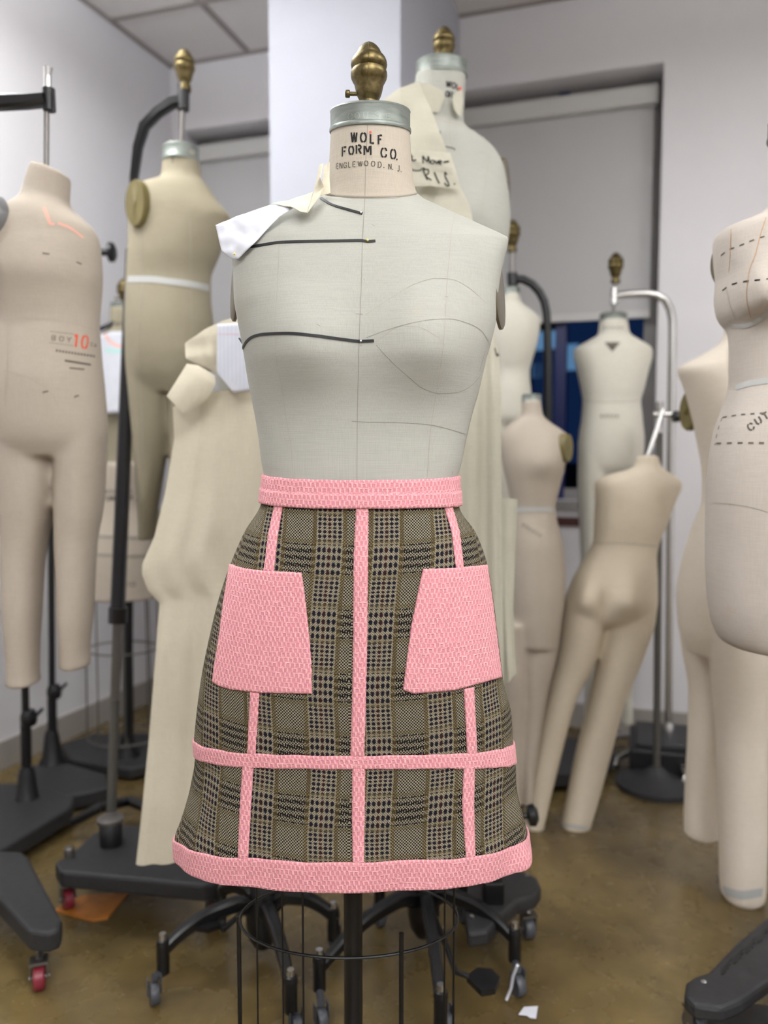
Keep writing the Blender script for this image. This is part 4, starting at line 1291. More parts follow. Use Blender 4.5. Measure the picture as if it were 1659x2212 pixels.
letters(BBv, [('W', 969, 182, 10, 13), ('O', 980, 185, 7, 13), ('L', 989, 188, 6, 12), ('O', 966, 203, 6, 13), ('R', 974, 205, 8, 13)], .0028, ZB, .12).mk('stencil_lettering', 'black_ink', Bf)
ribbon(BBv, [(990, 192), (996, 190)], .006, .0006, step=2, Zdef=ZB, smooth=False).mk('red_mark', 'red_dot', Bf)
seam([(935, 254), (965, 264), (998, 271)], 'seam_brown', .0009, Bf, BBv, .0005, ZB)
seam([(970, 256), (972, 300), (980, 330)], 'seam_shade', .0009, Bf, BBv, .0005, ZB)
seam([(1058, 330), (1052, 370), (1045, 420), (1038, 470)], 'seam_shade', .0008, Bf, BBv, .0005, ZB)
plate('arm_plate', P(1092, 400, ZB + .01), .045, .06, radians(-20), 'plate_dark', Bf, .006)
def iron_base(parent, hub, ends, hubz=.135):
    G().lathe((hub.x, hub.y, hubz - .06), [(.018, -.05), (.03, -.03), (.036, 0), (.036, .05), (.028, .07), (.022, .12), (.017, .13)], 24).mk('hub', 'black_iron', parent)
    for (ex, ey, wx, wy) in ends:
        e = V((ex, ey, 0)); d = e - V((hub.x, hub.y, 0)); n = d.normalized()
        h0 = V((hub.x, hub.y, 0)) + n * .02
        pts = [h0 + UP * (hubz - .02), h0 + d * .2 + UP * (hubz + .006), h0 + d * .45 + UP * (hubz + .004), h0 + d * .70 + UP * (hubz - .012), h0 + d * .92 + UP * (hubz - .040)]
        cv = [V(q_) for q_ in smooth_curve([tuple(p) for p in pts], 14)]
        g = G().flat(cv, [.030 - .010 * i / 13 for i in range(14)], [.034 - .012 * i / 13 for i in range(14)])
        g.tube([e + UP * (hubz - .022), e + UP * (hubz - .085)], .013, 14)
        g.lathe(e + UP * (hubz - .025), [(.014, 0), (.012, .010), (.006, .013)], 12)
        lg = g.mk('leg', 'black_iron', parent)
        g = G().tube([e + UP * (hubz - .020), e + UP * (hubz - .002)], [.009, .007], 12); g.mk('cap_nut', 'chrome', lg)
        fx, fy = wx, wy
        top = .055
        g = G().tube([e + UP * (hubz - .085), V((fx, fy, top))], .008, 10)
        ax = V((cos(.4), sin(.4), 0))
        for s_ in (-1, 1): g.flat([V((fx, fy, top)) + ax * .013 * s_, V((fx, fy, .022)) + ax * .013 * s_], .016, .003, up=ax)
        g.lathe(V((fx, fy, .022)) - ax * .009, [(.012, 0), (.020, 0), (.022, .003), (.022, .015), (.020, .018), (.012, .018)], 24, ax=ax)
        g.mk('caster', 'wheel_grey', lg)
def ends_px(lst):
    out = []
    for (jx, jy), (fx, fy) in lst:
        q_ = PZ(jx, jy, .095); wq = PZ(fx, fy, .0); out.append((q_.x, q_.y, wq.x, wq.y))
    return out
iron_base(Bf, hubB, ends_px([((1112, 2030), (1118, 2150)), ((952, 2168), (962, 2232)), ((690, 2090), (694, 2225)), ((1000, 1905), (1000, 1990)), ((820, 1920), (820, 2000))]))
# foot pedal
g = G().tube([V((hubB.x, hubB.y, .14)), PZ(985, 2100, .11), PZ(1010, 2108, .10)], .006, 8)
pd = [PZ(a, b, .10) for a, b in ((1008, 2108), (1030, 2090), (1062, 2092), (1080, 2110), (1070, 2135), (1040, 2140))]
g.prism([(q_.x, q_.y) for q_ in pd], .088, .10); g.mk('foot_pedal', 'black_iron', Bf, smooth=False)
# muslin on it
g = G()
def addsheet(g, top, bot, left, right, nu, nv, fn, th=.0009):
    v_, f_, uv_ = sheet(coons(top, bot, left, right, nu, nv, fn), th); g.add(v_, f_); return v_, f_
lB = lift(BBv, .008, .006, 2.2, 22)
vs, fs_ = addsheet(g, [(822, 222, 1.70), (862, 193, 1.70), (893, 182, 1.71), (905, 180, 1.72)], [(850, 335, 1.66), (900, 330, 1.66), (966, 328, 1.665)],
         [(822, 222, 1.70), (835, 280, 1.68), (850, 335, 1.66)], [(905, 180, 1.72), (932, 240, 1.69), (950, 290, 1.67), (966, 328, 1.665)], 26, 30, lB)
addsheet(g, [(893, 182, 1.735), (925, 180, 1.735), (955, 196, 1.735)], [(920, 240, 1.735), (948, 243, 1.735)], [(893, 182, 1.735), (920, 240, 1.735)], [(955, 196, 1.735), (961, 210, 1.735), (948, 243, 1.735)], 16, 14, lift(BBv, .003, .001, 3))
addsheet(g, [(977, 212, 1.73), (985, 200, 1.735), (998, 196, 1.745)], [(992, 252, 1.73), (997, 250, 1.745)], [(977, 212, 1.73), (980, 235, 1.73), (992, 252, 1.73)], [(998, 196, 1.745), (999, 225, 1.745), (997, 250, 1.745)], 10, 14, lift(BBv, .004, .002, 4))
v2, f2 = addsheet(g, [(840, 322, 1.63), (900, 325, 1.625), (972, 330, 1.63)], [(850, 405, 1.62), (930, 402, 1.62), (996, 410, 1.63)], [(840, 322, 1.63), (850, 405, 1.62)], [(972, 330, 1.63), (985, 370, 1.625), (996, 410, 1.63)], 26, 20, lift(BBv, .005, .002, 5))
addsheet(g, [(850, 396, 1.655), (930, 392, 1.655), (990, 402, 1.66)], [(850, 700, 1.62), (950, 700, 1.62), (1050, 700, 1.64)], [(850, 396, 1.655), (850, 700, 1.62)], [(990, 402, 1.66), (1015, 445, 1.65), (1030, 520, 1.64), (1050, 700, 1.64)], 30, 40, lift(BBv, .006, .010, 7, 26))
# long hanging panel seen at the right of the skirt
def folds(fn, amp, n, ph, x0, x1):
    def f_(s_, t, q_):
        p = fn(s_, t, q_)
        return p + V((0, -1, 0)) * (amp * (.4 + .6 * t) * (sin(s_ * n * pi + ph) + .4 * sin(s_ * n * 2.3 * pi + ph * 2 + t * 2)))
    return f_
v3, f3 = addsheet(g, [(940, 690, 1.66), (1000, 690, 1.65), (1066, 712, 1.66)], [(930, 1500, 1.62), (1080, 1490, 1.62), (1088, 1470, 1.62)],
         [(940, 690, 1.66), (930, 1500, 1.62)], [(1066, 712, 1.66), (1078, 770, 1.66), (1083, 850, 1.65), (1083, 1074, 1.64), (1085, 1250, 1.63), (1088, 1470, 1.62)], 40, 70, folds(lambda s_, t, q_: P(*q_), .010, 5, .6, 0, 0))
addsheet(g, [(1040, 1072, 1.68), (1090, 1076, 1.67), (1118, 1078, 1.67)], [(1060, 1500, 1.66), (1100, 1470, 1.65), (1116, 1456, 1.65)], [(1040, 1072, 1.68), (1060, 1500, 1.66)],
         [(1118, 1078, 1.67), (1113, 1200, 1.67), (1109, 1310, 1.66), (1112, 1390, 1.65), (1116, 1456, 1.65)], 16, 40, folds(lambda s_, t, q_: P(*q_), .006, 3, 2, 0, 0))
mus = tag(g.mk('muslin_toile', 'muslin_green', origin=P(930, 200, 1.66)), 'cream muslin toile with black handwriting, draped over the taller form behind', 'fabric')
BM = bvh_of(v2, f2)
hand = G()
def hw(pts, w_=.0026): ribbon(BM, pts, w_, .0010, step=2, Zdef=1.65, g=hand)
hw([(888, 333), (890, 345), (894, 348), (899, 345)]); hw([(888, 341), (893, 338)], .0014)
hw([(914, 354), (913, 337), (923, 350), (925, 338), (928, 353)]); hw([(933, 346), (930, 351), (934, 355), (938, 350), (934, 346)]); hw([(940, 347), (943, 354), (947, 347)])
hw([(948, 352), (954, 350), (951, 347), (947, 352), (953, 356)]); hw([(958, 351), (970, 349)], .0034)
hw([(889, 367), (900, 369), (909, 368), (912, 364), (918, 364)]);
hw([(914, 367), (919, 380), (923, 389)]); hw([(914, 366), (924, 366), (926, 373), (920, 380), (932, 390)]); hw([(938, 372), (943, 385), (949, 397)], .0028)
hw([(966, 378), (961, 372), (961, 378), (968, 395), (970, 402), (964, 401), (960, 395)]); hw([(980, 398), (983, 397)])
hand.mk('handwriting', 'black_ink', mus)
g2 = G()
for k in range(4): ribbon(BM, [(889, 351 + 4 * k), (920, 353 + 4 * k), (950, 359 + 4 * k), (978, 366 + 4 * k)], .0006, .0010, step=5, Zdef=1.65, g=g2)
g2.mk('pencil_lines', 'pencil', mus)
BM3 = bvh_of(v3, f3)
g2 = ribbon(BM3, [(1068, 752), (1072, 768)], .005, .001, step=2, Zdef=1.65, smooth=False)
ribbon(BM3, [(1073, 764), (1076, 770)], .008, .001, step=2, Zdef=1.65, smooth=False, g=g2)
g2.mk('ink_note', 'ink_faded', mus)
g2 = G(); bs = [(938, 282), (943, 285), (946, 290), (943, 293)]
ribbon(BBv, [(944, 281), (950, 285), (951, 291), (947, 289)], .0022, .0006, step=2, Zdef=1.7, g=g2); ribbon(BBv, [(959, 316), (972, 319), (980, 321), (983, 325)], .0022, .0006, step=2, Zdef=1.7, g=g2)
g2.mk('ink_mark', 'black_ink', Bf)

# ================================================================== draped form at the left behind the skirt
ZC = 1.75
hubC = V((P(567, 1960, 1.66).x, 1.66, 0))
Cf = empty('dress_form', (hubC.x, ZC, 0), 'cream dress form mostly hidden behind the muslin dress, left of the middle form', 'dress form')
v, f = tube_px([(640, 566, 634, .055), (672, 556, 644, .06), (688, 520, 680, .07), (705, 488, 712, .08), (735, 462, 738, .09), (800, 470, 730, .10), (900, 480, 720, .10), (1000, 490, 710, .09), (1150, 460, 740, .1), (1280, 440, 760, .11)], ZC, 70, 56)
mk('torso', v, f, 'linen_main', Cf); BC = bvh_of(v, f)
tubeo('pole', [(hubC.x, ZC, .85), (hubC.x, ZC, .45), (hubC.x, hubC.y, .38), (hubC.x, hubC.y, .12)], .0165, 'black_iron', Cf, 20)
iron_base(Cf, hubC, ends_px([((352, 2055), (334, 2168)), ((628, 2135), (640, 2240)), ((720, 1985), (722, 2050)), ((478, 1940), (478, 2000))]), .135)
g = G().tube([V((hubC.x, hubC.y, .14)), PZ(480, 2010, .12)], .006, 8)
pd = [PZ(a, b, .13) for a, b in ((412, 1984), (440, 1972), (468, 1976), (476, 1996), (450, 2006), (424, 2002))]
g.prism([(q_.x, q_.y) for q_ in pd], .12, .13); g.mk('foot_pedal', 'black_iron', Cf, smooth=False)
g = G()
zc = 1.60
def cfold(s_, t, q_):
    p = P(*q_)
    k = .25 + .75 * t
    d = .014 * k * (sin(s_ * 5.2 * pi + .8 + .5 * t) * .7 + .5 * sin(s_ * 9.7 * pi + 2.0))
    d *= min(1, s_ * 12 + .15)
    return p + V((0, -1, 0)) * d
v4, f4 = addsheet(g, [(374, 880, 1.66), (430, 850, 1.62), (500, 842, 1.60), (640, 845, 1.60)], [(295, 1866, 1.62), (345, 1870, 1.60), (400, 1864, 1.58), (480, 1872, 1.58), (640, 1880, 1.58)],
    [(374, 880, 1.66), (377, 950, 1.66), (356, 1070, 1.65), (334, 1160, 1.64), (308, 1218, 1.64), (307, 1240, 1.64), (320, 1275, 1.64), (345, 1302, 1.64), (338, 1400, 1.63), (322, 1600, 1.63), (308, 1745, 1.62), (295, 1866, 1.62)],
    [(640, 845, 1.60), (640, 1880, 1.58)], 70, 110, cfold)
addsheet(g, [(400, 742, 1.62), (440, 715, 1.60), (480, 694, 1.60), (520, 684, 1.62)], [(470, 806, 1.60), (500, 835, 1.59), (560, 842, 1.60)], [(400, 742, 1.62), (402, 775, 1.61), (470, 806, 1.60)],
    [(520, 684, 1.62), (560, 842, 1.60)], 26, 26, lift(BC, .01, .008, 9, 30))
addsheet(g, [(404, 786, 1.585), (430, 790, 1.575), (464, 811, 1.57)], [(360, 856, 1.60), (378, 872, 1.59), (396, 893, 1.58), (412, 888, 1.575)], [(404, 786, 1.585), (380, 825, 1.59), (360, 856, 1.60)],
    [(464, 811, 1.57), (466, 830, 1.565), (448, 862, 1.57), (412, 888, 1.575)], 24, 24, lambda s_, t, q_: P(*q_) + V((0, -1, 0)) * .012 * sin(s_ * pi) * sin(t * 2.2 + .4))
mC = tag(g.mk('muslin_dress', 'muslin', origin=P(450, 860, 1.6)), 'long cream muslin dress with pinned-back collar hanging left of the tweed skirt', 'fabric')
gr = coons([(469, 700, 1.565), (522, 697, 1.565)], [(504, 848, 1.56), (548, 844, 1.56)], [(469, 700, 1.565), (468, 806, 1.56), (504, 848, 1.56)], [(522, 697, 1.565), (548, 844, 1.56)], 20, 20, lambda s_, t, q_: P(*q_))
v, f, uv = sheet(gr, .0005)
rp = tag(mk('ruled_paper', v, f, 'paper_white', origin=gr[0][0].copy()), 'sheet of ruled notebook paper pinned to the muslin dress', 'paper')
BP = bvh_of(v, f)
g = G()
for k in range(9):
    x = 475 + 8.6 * k
    ribbon(BP, [(x, 703 + 0 * k), (x + 1, min(843, 812 + 5 * k))], .0010, .0008, step=12, Zdef=1.56, smooth=False, g=g)
g.mk('ruled_lines', 'line_blue', rp)
ribbon(BP, [(470, 722), (527, 722)], .0012, .0009, step=10, Zdef=1.56, smooth=False).mk('margin_line', 'line_pink', rp)

# ================================================================== right side group
# ---- far form under the black curved stand
ZH = 2.62
H = empty('child_form', P(1110, 1130, ZH), 'pale full-length form hanging under the black hooped stand by the window', 'dress form')
v, f = union([tube_px([(636, 1086, 1122, .045), (655, 1082, 1126, .048), (668, 1064, 1142, .06), (682, 1048, 1160, .07), (697, 1044, 1166, .078), (740, 1047, 1160, .088), (775, 1054, 1150, .085), (805, 1060, 1143, .078), (850, 1055, 1146, .088), (900, 1052, 1149, .09), (925, 1062, 1140, .07)], ZH, 60, 48),
    tube_px([(870, 1052, 1108, .07), (950, 1058, 1112, .065), (1050, 1066, 1112, .055), (1130, 1072, 1108, .045)], ZH, 30, 32),
    tube_px([(870, 1098, 1149, .07), (950, 1100, 1142, .065), (1050, 1102, 1136, .055), (1130, 1104, 1130, .045)], ZH, 30, 32)], .009, 5)
mk('body', v, f, 'linen_pale', H)
cc = P(1104, 638, ZH); collar(V((cc.x, ZH, cc.z)), .030, .024, H)
tubeo('hanging_rod', [P(1107, 622, ZH), P(1107, 520, ZH)], .009, 'steel', H)
finial(P(1107, 474, ZH), 1.05, H, screw=0)
SH = empty('form_stand', (P(1182, 1600, ZH).x, ZH, 0), 'black hooped stand curving over the pale form by the window', 'stand')
hoop = [P(1107, 603, ZH), P(1125, 603, ZH), P(1148, 613, ZH), P(1166, 632, ZH), P(1178, 660, ZH), P(1182, 700, ZH), P(1183, 1000, ZH), P(1180, 1640, ZH)]
hoop = [V(q_) for q_ in smooth_curve([tuple(p) for p in hoop], 50)]
tubeo('pole', hoop, .0135, 'black_iron', SH, 14)
G().tube([P(1107, 590, ZH), P(1107, 618, ZH)], .017, 14).mk('socket', 'black_iron', SH)
plat([(1120, 1600), (1200, 1590), (1300, 1598), (1330, 1625), (1290, 1665), (1150, 1672), (1110, 1640)], .07, .05, SH)
# ---- form with olive arm plate, next nearer
ZI = 2.25
I_ = empty('child_form', P(1145, 1760, ZI), 'cream full-length form with small olive arm plate behind the long muslin panel', 'dress form')
q = P(1185, 1000, ZI - .1)
v, f = union([tube_px([(866, 1128, 1167, .044), (898, 1126, 1172, .048), (910, 1108, 1184, .058), (925, 1092, 1206, .068), (940, 1083, 1224, .076), (956, 1080, 1229, .082), (1000, 1085, 1220, .092), (1050, 1097, 1208, .086), (1100, 1106, 1198, .078),
        (1130, 1104, 1203, .086), (1180, 1100, 1214, .10), (1250, 1098, 1219, .104), (1330, 1104, 1212, .10), (1390, 1110, 1203, .09)], ZI, 90, 56, [(q.x, q.z, .05, .06, .04, .02)]),
    tube_px([(1340, 1118, 1212, .08), (1400, 1120, 1203, .078), (1500, 1124, 1180, .062), (1600, 1128, 1164, .05), (1690, 1128, 1152, .042), (1735, 1127, 1148, .04)], ZI, 50, 36),
    tube_px([(1340, 1080, 1150, .08), (1450, 1082, 1140, .07), (1600, 1090, 1132, .05), (1735, 1094, 1122, .04)], ZI, 50, 36)], .008, 6)
mk('body', v, f, 'linen_warm', I_); BI = bvh_of(v, f)
ring_tape('waist_tape', BI, [(1112, 1101), (1150, 1100), (1196, 1100)], .012, 'tape_white', I_, ZI)
cc = P(1148, 869, ZI); collar(V((cc.x, ZI, cc.z)), .027, .022, I_)
g = G()
for k in range(6): ribbon(BI, [(1130 + 7 * k, 1133 + 4.5 * k), (1133 + 7 * k, 1135 + 4.5 * k)], .010, .001, step=1.5, Zdef=ZI, smooth=False, g=g)
g.mk('printed_lettering', 'pencil', I_)
plate_on(BI, 1221, 968, .026, .040, 'plate_olive', I_, ZI, .003)
# ---- form in front of the window on a chrome hooked stand
ZJ = 2.76
J = empty('child_form', P(1320, 1600, ZJ), 'pale full-length form with a dark triangular label at its neckline', 'dress form')
v, f = union([tube_px([(692, 1296, 1354, .05), (722, 1293, 1359, .055), (733, 1276, 1376, .064), (744, 1256, 1394, .072), (755, 1240, 1408, .08), (766, 1240, 1408, .084), (800, 1248, 1399, .09), (840, 1256, 1389, .09), (866, 1260, 1382, .086), (900, 1258, 1384, .094), (950, 1252, 1388, .104), (1000, 1252, 1386, .096), (1030, 1262, 1376, .07)], ZJ, 80, 56),
    tube_px([(950, 1251, 1318, .08), (1040, 1250, 1313, .078), (1150, 1254, 1304, .066), (1300, 1260, 1296, .055), (1500, 1264, 1290, .045), (1560, 1264, 1290, .042)], ZJ, 50, 36),
    tube_px([(950, 1320, 1388, .08), (1040, 1323, 1382, .078), (1150, 1328, 1374, .066), (1300, 1336, 1368, .055), (1500, 1340, 1364, .045), (1560, 1340, 1364, .042)], ZJ, 50, 36)], .009, 6)
mk('body', v, f, 'linen_pale', J); BJ = bvh_of(v, f)
cc = P(1325, 694, ZJ); collar(V((cc.x, ZJ, cc.z)), .046, .026, J)
tubeo('hanging_rod', [P(1325, 680, ZJ), P(1329, 600, ZJ)], .007, 'steel', J)
finial(P(1331, 545, ZJ), 1.06, J, screw=0)
g = G()
for k in range(6): ribbon(BJ, [(1306 + 3 * k, 741 + 3.4 * k), (1339 - 3 * k, 741 + 3.4 * k)], .0055, .0012, step=3, Zdef=ZJ, smooth=False, g=g)
g.mk('neck_label', 'ink_faded', J)
g = G()
for k in range(5): ribbon(BJ, [(1297 + 8.5 * k, 899), (1302 + 8.5 * k, 899)], .012, .0012, step=2, Zdef=ZJ, smooth=False, g=g)
g.mk('printed_lettering', 'pencil', J); g = G()
for k in range(5): ribbon(BJ, [(1304 + 9 * k, 708), (1309 + 9 * k, 708)], .008, .0012, step=2, Zdef=ZJ, smooth=False, g=g)
g.mk('printed_lettering', 'pencil', J)
seam([(1262, 866), (1320, 869), (1380, 866)], 'seam_shade', .002, J, BJ, .001, ZJ)
SJ = empty('form_stand', (P(1447, 1600, ZJ).x, ZJ, 0), 'chrome hook-topped stand holding the pale form before the window', 'stand')
hook = [P(1328, 640, ZJ), P(1350, 636, ZJ), P(1400, 634, ZJ), P(1428, 641, ZJ), P(1446, 662, ZJ), P(1453, 700, ZJ), P(1450, 900, ZJ), P(1443, 1610, ZJ)]
hook = [V(q_) for q_ in smooth_curve([tuple(p) for p in hook], 50)]
tubeo('pole', hook, .0135, 'chrome', SJ, 16)
g = G().tube([P(1327, 622, ZJ), P(1326, 658, ZJ)], .012, 14); g.tube([P(1318, 634, ZJ), P(1338, 634, ZJ)], .007, 10); g.tube([P(1318, 650, ZJ), P(1336, 650, ZJ)], .007, 10)
g.mk('clamp', 'chrome', SJ)
g = G()
jb = V((P(1443, 1600, ZJ).x, ZJ, 0))
for a in (200, 265, 330, 85, 140):
    d = V((cos(radians(a)), sin(radians(a)), 0))
    g.tube([jb + UP * .11, jb + d * .12 + UP * .075, jb + d * .23 + UP * .04], .011, 8)
    g.lathe(jb + d * .23, [(.014, 0), (.020, .008), (.020, .032), (.012, .04)], 10)
g.lathe(jb + UP * .07, [(.02, 0), (.024, .02), (.02, .06), (.015, .08)], 14)
g.mk('star_base', 'chrome', SJ)
# ---- back view form leaning
ZK = 2.28
K = empty('child_form', P(1232, 1832, ZK), 'beige full-length form seen from the back, leaning with feet to the left', 'dress form')
qa, qb = P(1258, 1296, ZK - .1), P(1352, 1296, ZK - .1)
v, f = union([tube_px([(984, 1379, 1418, .042), (1004, 1376, 1424, .046), (1014, 1360, 1432, .054), (1024, 1322, 1450, .064), (1034, 1296, 1464, .072), (1046, 1286, 1471, .08), (1080, 1287, 1457, .086), (1120, 1285, 1442, .086), (1150, 1284, 1430, .082), (1174, 1282, 1420, .078),
        (1205, 1266, 1415, .086), (1250, 1240, 1417, .098), (1295, 1224, 1417, .104), (1322, 1219, 1413, .096), (1342, 1228, 1402, .070), (1350, 1240, 1390, .050)], ZK, 90, 60, [(qa.x, qa.z, .042, .075, .042, .036), (qb.x, qb.z, .042, .075, .042, .036), ((qa.x + qb.x) / 2, qa.z - .01, .012, .035, .06, -.022)]),
    tube_px([(1292, 1222, 1304, .085), (1340, 1215, 1302, .084), (1400, 1207, 1292, .078), (1511, 1180, 1242, .062), (1641, 1150, 1208, .052), (1740, 1136, 1184, .044), (1795, 1130, 1172, .042)], ZK, 60, 36),
    tube_px([(1292, 1304, 1416, .088), (1340, 1304, 1411, .086), (1400, 1296, 1392, .08), (1511, 1275, 1348, .066), (1641, 1242, 1314, .056), (1740, 1222, 1288, .048), (1800, 1210, 1270, .045), (1832, 1206, 1262, .044)], ZK, 60, 36)], .008, 6)
mk('body', v, f, 'linen_beige', K); BK = bvh_of(v, f)
seam([(1284, 1173), (1350, 1174), (1418, 1180)], 'seam_shade', .002, K, BK, .001, ZK)
ring_tape('ankle_tape', BK, [(1214, 1782), (1240, 1785), (1270, 1790)], .010, 'tape_white', K, ZK)
tubeo('hanging_rod', [P(1398, 990, ZK), P(1418, 930, ZK + .03), P(1431, 885, ZK + .05)], .007, 'chrome', K)
SKs = empty('form_stand', (P(1452, 1600, 2.55).x, 2.55, 0), 'dark stand pole with chrome cross clamp behind the leaning form', 'stand')
tubeo('pole', [P(1425, 868, 2.55), V((P(1420, 1600, 2.55).x, 2.55, .05))], .012, 'grey_tube', SKs)
g = G().tube([P(1412, 895, 2.45), P(1452, 895, 2.45)], .008, 10); g.tube([P(1424, 868, 2.45), P(1424, 935, 2.45)], .010, 10); g.tube([P(1424, 925, 2.45), P(1424, 925, 2.56)], .010, 10)
g.mk('cross_clamp', 'chrome', SKs)
G().lathe(P(1452, 900, 2.44), [(.008, 0), (.018, .004), (.018, .02), (.01, .024)], 12, ax=V((1, 0, 0))).mk('knob', 'black_iron', SKs)
G().lathe((P(1420, 1600, 2.55).x, 2.55, 0), [(.13, 0), (.13, .018), (.05, .04), (.02, .07)], 32).mk('base', 'platform_grey', SKs)
# ---- full form at the right behind the bust
ZL = 1.95
Lf = empty('child_form', P(1608, 1950, ZL), 'large cream full-length form with olive arm plate behind the marked bust form', 'dress form')
v, f = union([tube_px([(655, 1572, 1632, .05), (722, 1570, 1634, .052), (742, 1556, 1650, .062), (762, 1526, 1680, .075), (780, 1490, 1714, .085), (796, 1466, 1736, .092), (830, 1480, 1722, .10), (880, 1496, 1706, .104), (950, 1512, 1690, .10), (1030, 1524, 1678, .092), (1080, 1524, 1678, .092),
        (1130, 1506, 1692, .104), (1200, 1484, 1708, .116), (1290, 1468, 1720, .12), (1350, 1470, 1716, .11), (1410, 1486, 1700, .08)], ZL, 90, 60),
    tube_px([(1300, 1470, 1600, .09), (1400, 1478, 1590, .086), (1500, 1493, 1565, .066), (1600, 1490, 1556, .06), (1700, 1484, 1550, .054), (1790, 1480, 1548, .05), (1803, 1480, 1548, .05)], ZL + .10, 60, 40),
    tube_px([(1300, 1520, 1700, .09), (1400, 1534, 1680, .088), (1500, 1544, 1658, .076), (1600, 1552, 1652, .068), (1760, 1555, 1652, .062), (1880, 1558, 1650, .058), (1935, 1561, 1646, .056), (1942, 1566, 1640, .05)], ZL - .06, 60, 44)], .008, 6)
mk('body', v, f, 'linen_cream', Lf); BL = bvh_of(v, f)
seam([(1571, 752), (1572, 790), (1578, 830), (1585, 850)], 'seam_shade', .0012, Lf, BL, .001, ZL)
plate('arm_plate', P(1487, 888, ZL + .06), .034, .050, radians(192), 'plate_olive', Lf, .010)
ring_tape('ankle_band', BL, [(1564, 1924), (1604, 1933), (1646, 1927)], .022, 'tape_white', Lf, ZL)
tubeo('foot_pin', [P(1606, 1936, ZL - .06), P(1607, 1955, ZL - .06)], .004, 'chrome', Lf)
# ---- nearest form at the right edge: bust with dashed marks
ZM = 1.36
Mf = empty('bust_form', (P(1720, 1400, ZM).x, ZM, 0), 'pale bust form cut by the frame, marked with black dashed lines and stencilled letters', 'dress form')
q = P(1618, 648, ZM - .1); q2 = P(1822, 648, ZM - .1)
mrows = [(300, 1690, 1780, .050, 0), (400, 1688, 1782, .055, 0), (430, 1676, 1790, .066, 0), (452, 1655, 1812, .074, 0), (476, 1612, 1852, .082, 0), (500, 1558, 1884, .090, 0), (520, 1552, 1890, .094, 0), (560, 1555, 1886, .10, 0), (600, 1560, 1880, .104, 0),
         (640, 1558, 1880, .106, 0), (672, 1562, 1876, .104, 0), (692, 1572, 1866, .10, 0), (704, 1582, 1856, .095, 0), (720, 1587, 1852, .092, 0), (760, 1589, 1850, .09, 0), (826, 1588, 1850, .09, 0), (870, 1576, 1862, .096, 0), (930, 1557, 1880, .108, 0), (1000, 1546, 1892, .116, 0), (1080, 1541, 1898, .12, 0),
         (1200, 1540, 1900, .122, 0), (1290, 1543, 1897, .12, 0), (1340, 1550, 1890, .116, 0), (1368, 1558, 1882, .112, 0), (1384, 1566, 1874, .108, 0), (1394, 1578, 1862, .100, 0), (1398, 1600, 1840, .088, 0)]
v, f = tube_px(mrows, ZM, 170, 96, [(q.x, q.z, .050, .065, .024, .055), (q2.x, q2.z, .050, .065, .024, .055)], 2.5)
mk('body', v, f, 'linen_rust', Mf); BMm = bvh_of(v, f)
def dashes(name, bv, pts, wd, dash, gap, mat, parent, Z):
    n = 200; cv = smooth_curve(pts, n) if len(pts) > 2 else lin_curve(pts, n)
    L = 0; seg = []; g = G(); cur = [cv[0]]
    for a, b in zip(cv, cv[1:]):
        L += sqrt((a[0] - b[0]) ** 2 + (a[1] - b[1]) ** 2)
        if (L % (dash + gap)) < dash: cur.append(b)
        else:
            if len(cur) > 1: ribbon(bv, [cur[0], cur[-1]], wd, .0007, step=3, Zdef=Z, smooth=False, g=g)
            cur = [b]
    if len(cur) > 1: ribbon(bv, [cur[0], cur[-1]], wd, .0007, step=3, Zdef=Z, smooth=False, g=g)
    return g.mk(name, mat, parent)
dashes('dashed_line', BMm, [(1558, 552), (1572, 541), (1600, 530), (1640, 514), (1659, 509)], .0022, 11, 12, 'ink_faded', Mf, ZM)
dashes('dashed_line', BMm, [(1561, 628), (1580, 615), (1610, 608), (1659, 603)], .0026, 12, 13, 'black_ink', Mf, ZM)
dashes('dashed_line', BMm, [(1562, 902), (1600, 896), (1659, 892)], .0026, 9, 11, 'ink_faded', Mf, ZM)
dashes('dashed_line', BMm, [(1561, 902), (1550, 935), (1545, 962)], .0026, 9, 10, 'ink_faded', Mf, ZM)
dashes('dashed_line', BMm, [(1548, 958), (1600, 957), (1659, 957)], .0030, 11, 12, 'ink_faded', Mf, ZM)
letters(BMm, [('C', 1622, 922, 12, 15), ('U', 1638, 909, 12, 15), ('T', 1654, 899, 12, 15)], .0030, ZM, -.55).mk('stencil_lettering', 'ink_faded', Mf)
for pts, mt in (([(1580, 495), (1577, 560), (1575, 590)], 'seam_brown'), ([(1655, 470), (1645, 500), (1632, 550), (1618, 590), (1613, 640), (1622, 685)], 'seam_brown'), ([(1570, 625), (1578, 660), (1590, 692)], 'seam_shade')):
    seam(pts, mt, .0013, Mf, BMm, .0007, ZM)
ribbon(BMm, [(1573, 699), (1590, 704), (1612, 703), (1640, 690), (1659, 675)], .0075, .0010, step=3, Zdef=ZM).mk('underbust_cord', 'tape_white', Mf)
ribbon(BMm, [(1590, 838), (1620, 828), (1659, 822)], .010, .0010, step=3, Zdef=ZM).mk('waist_tape', 'tape_white', Mf)
seam([(1541, 1086), (1580, 1089), (1620, 1095), (1659, 1106)], 'seam_shade', .0012, Mf, BMm, .0007, ZM)
plate('arm_plate', P(1574, 560, ZM + .03), .05, .048, pi + .22, 'plate_dark', Mf, .006)
cc = P(1720, 302, ZM); collar(V((cc.x, ZM, cc.z)), .044, .034, Mf)
mpx = P(1720, 1400, ZM).x
tubeo('pole', [(mpx, ZM, .80), (mpx, ZM, .06)], .016, 'black_iron', Mf, 18)
G().lathe((mpx, ZM, 0), [(.13, 0), (.13, .015), (.05, .035), (.02, .06)], 32).mk('base', 'platform_grey', Mf)
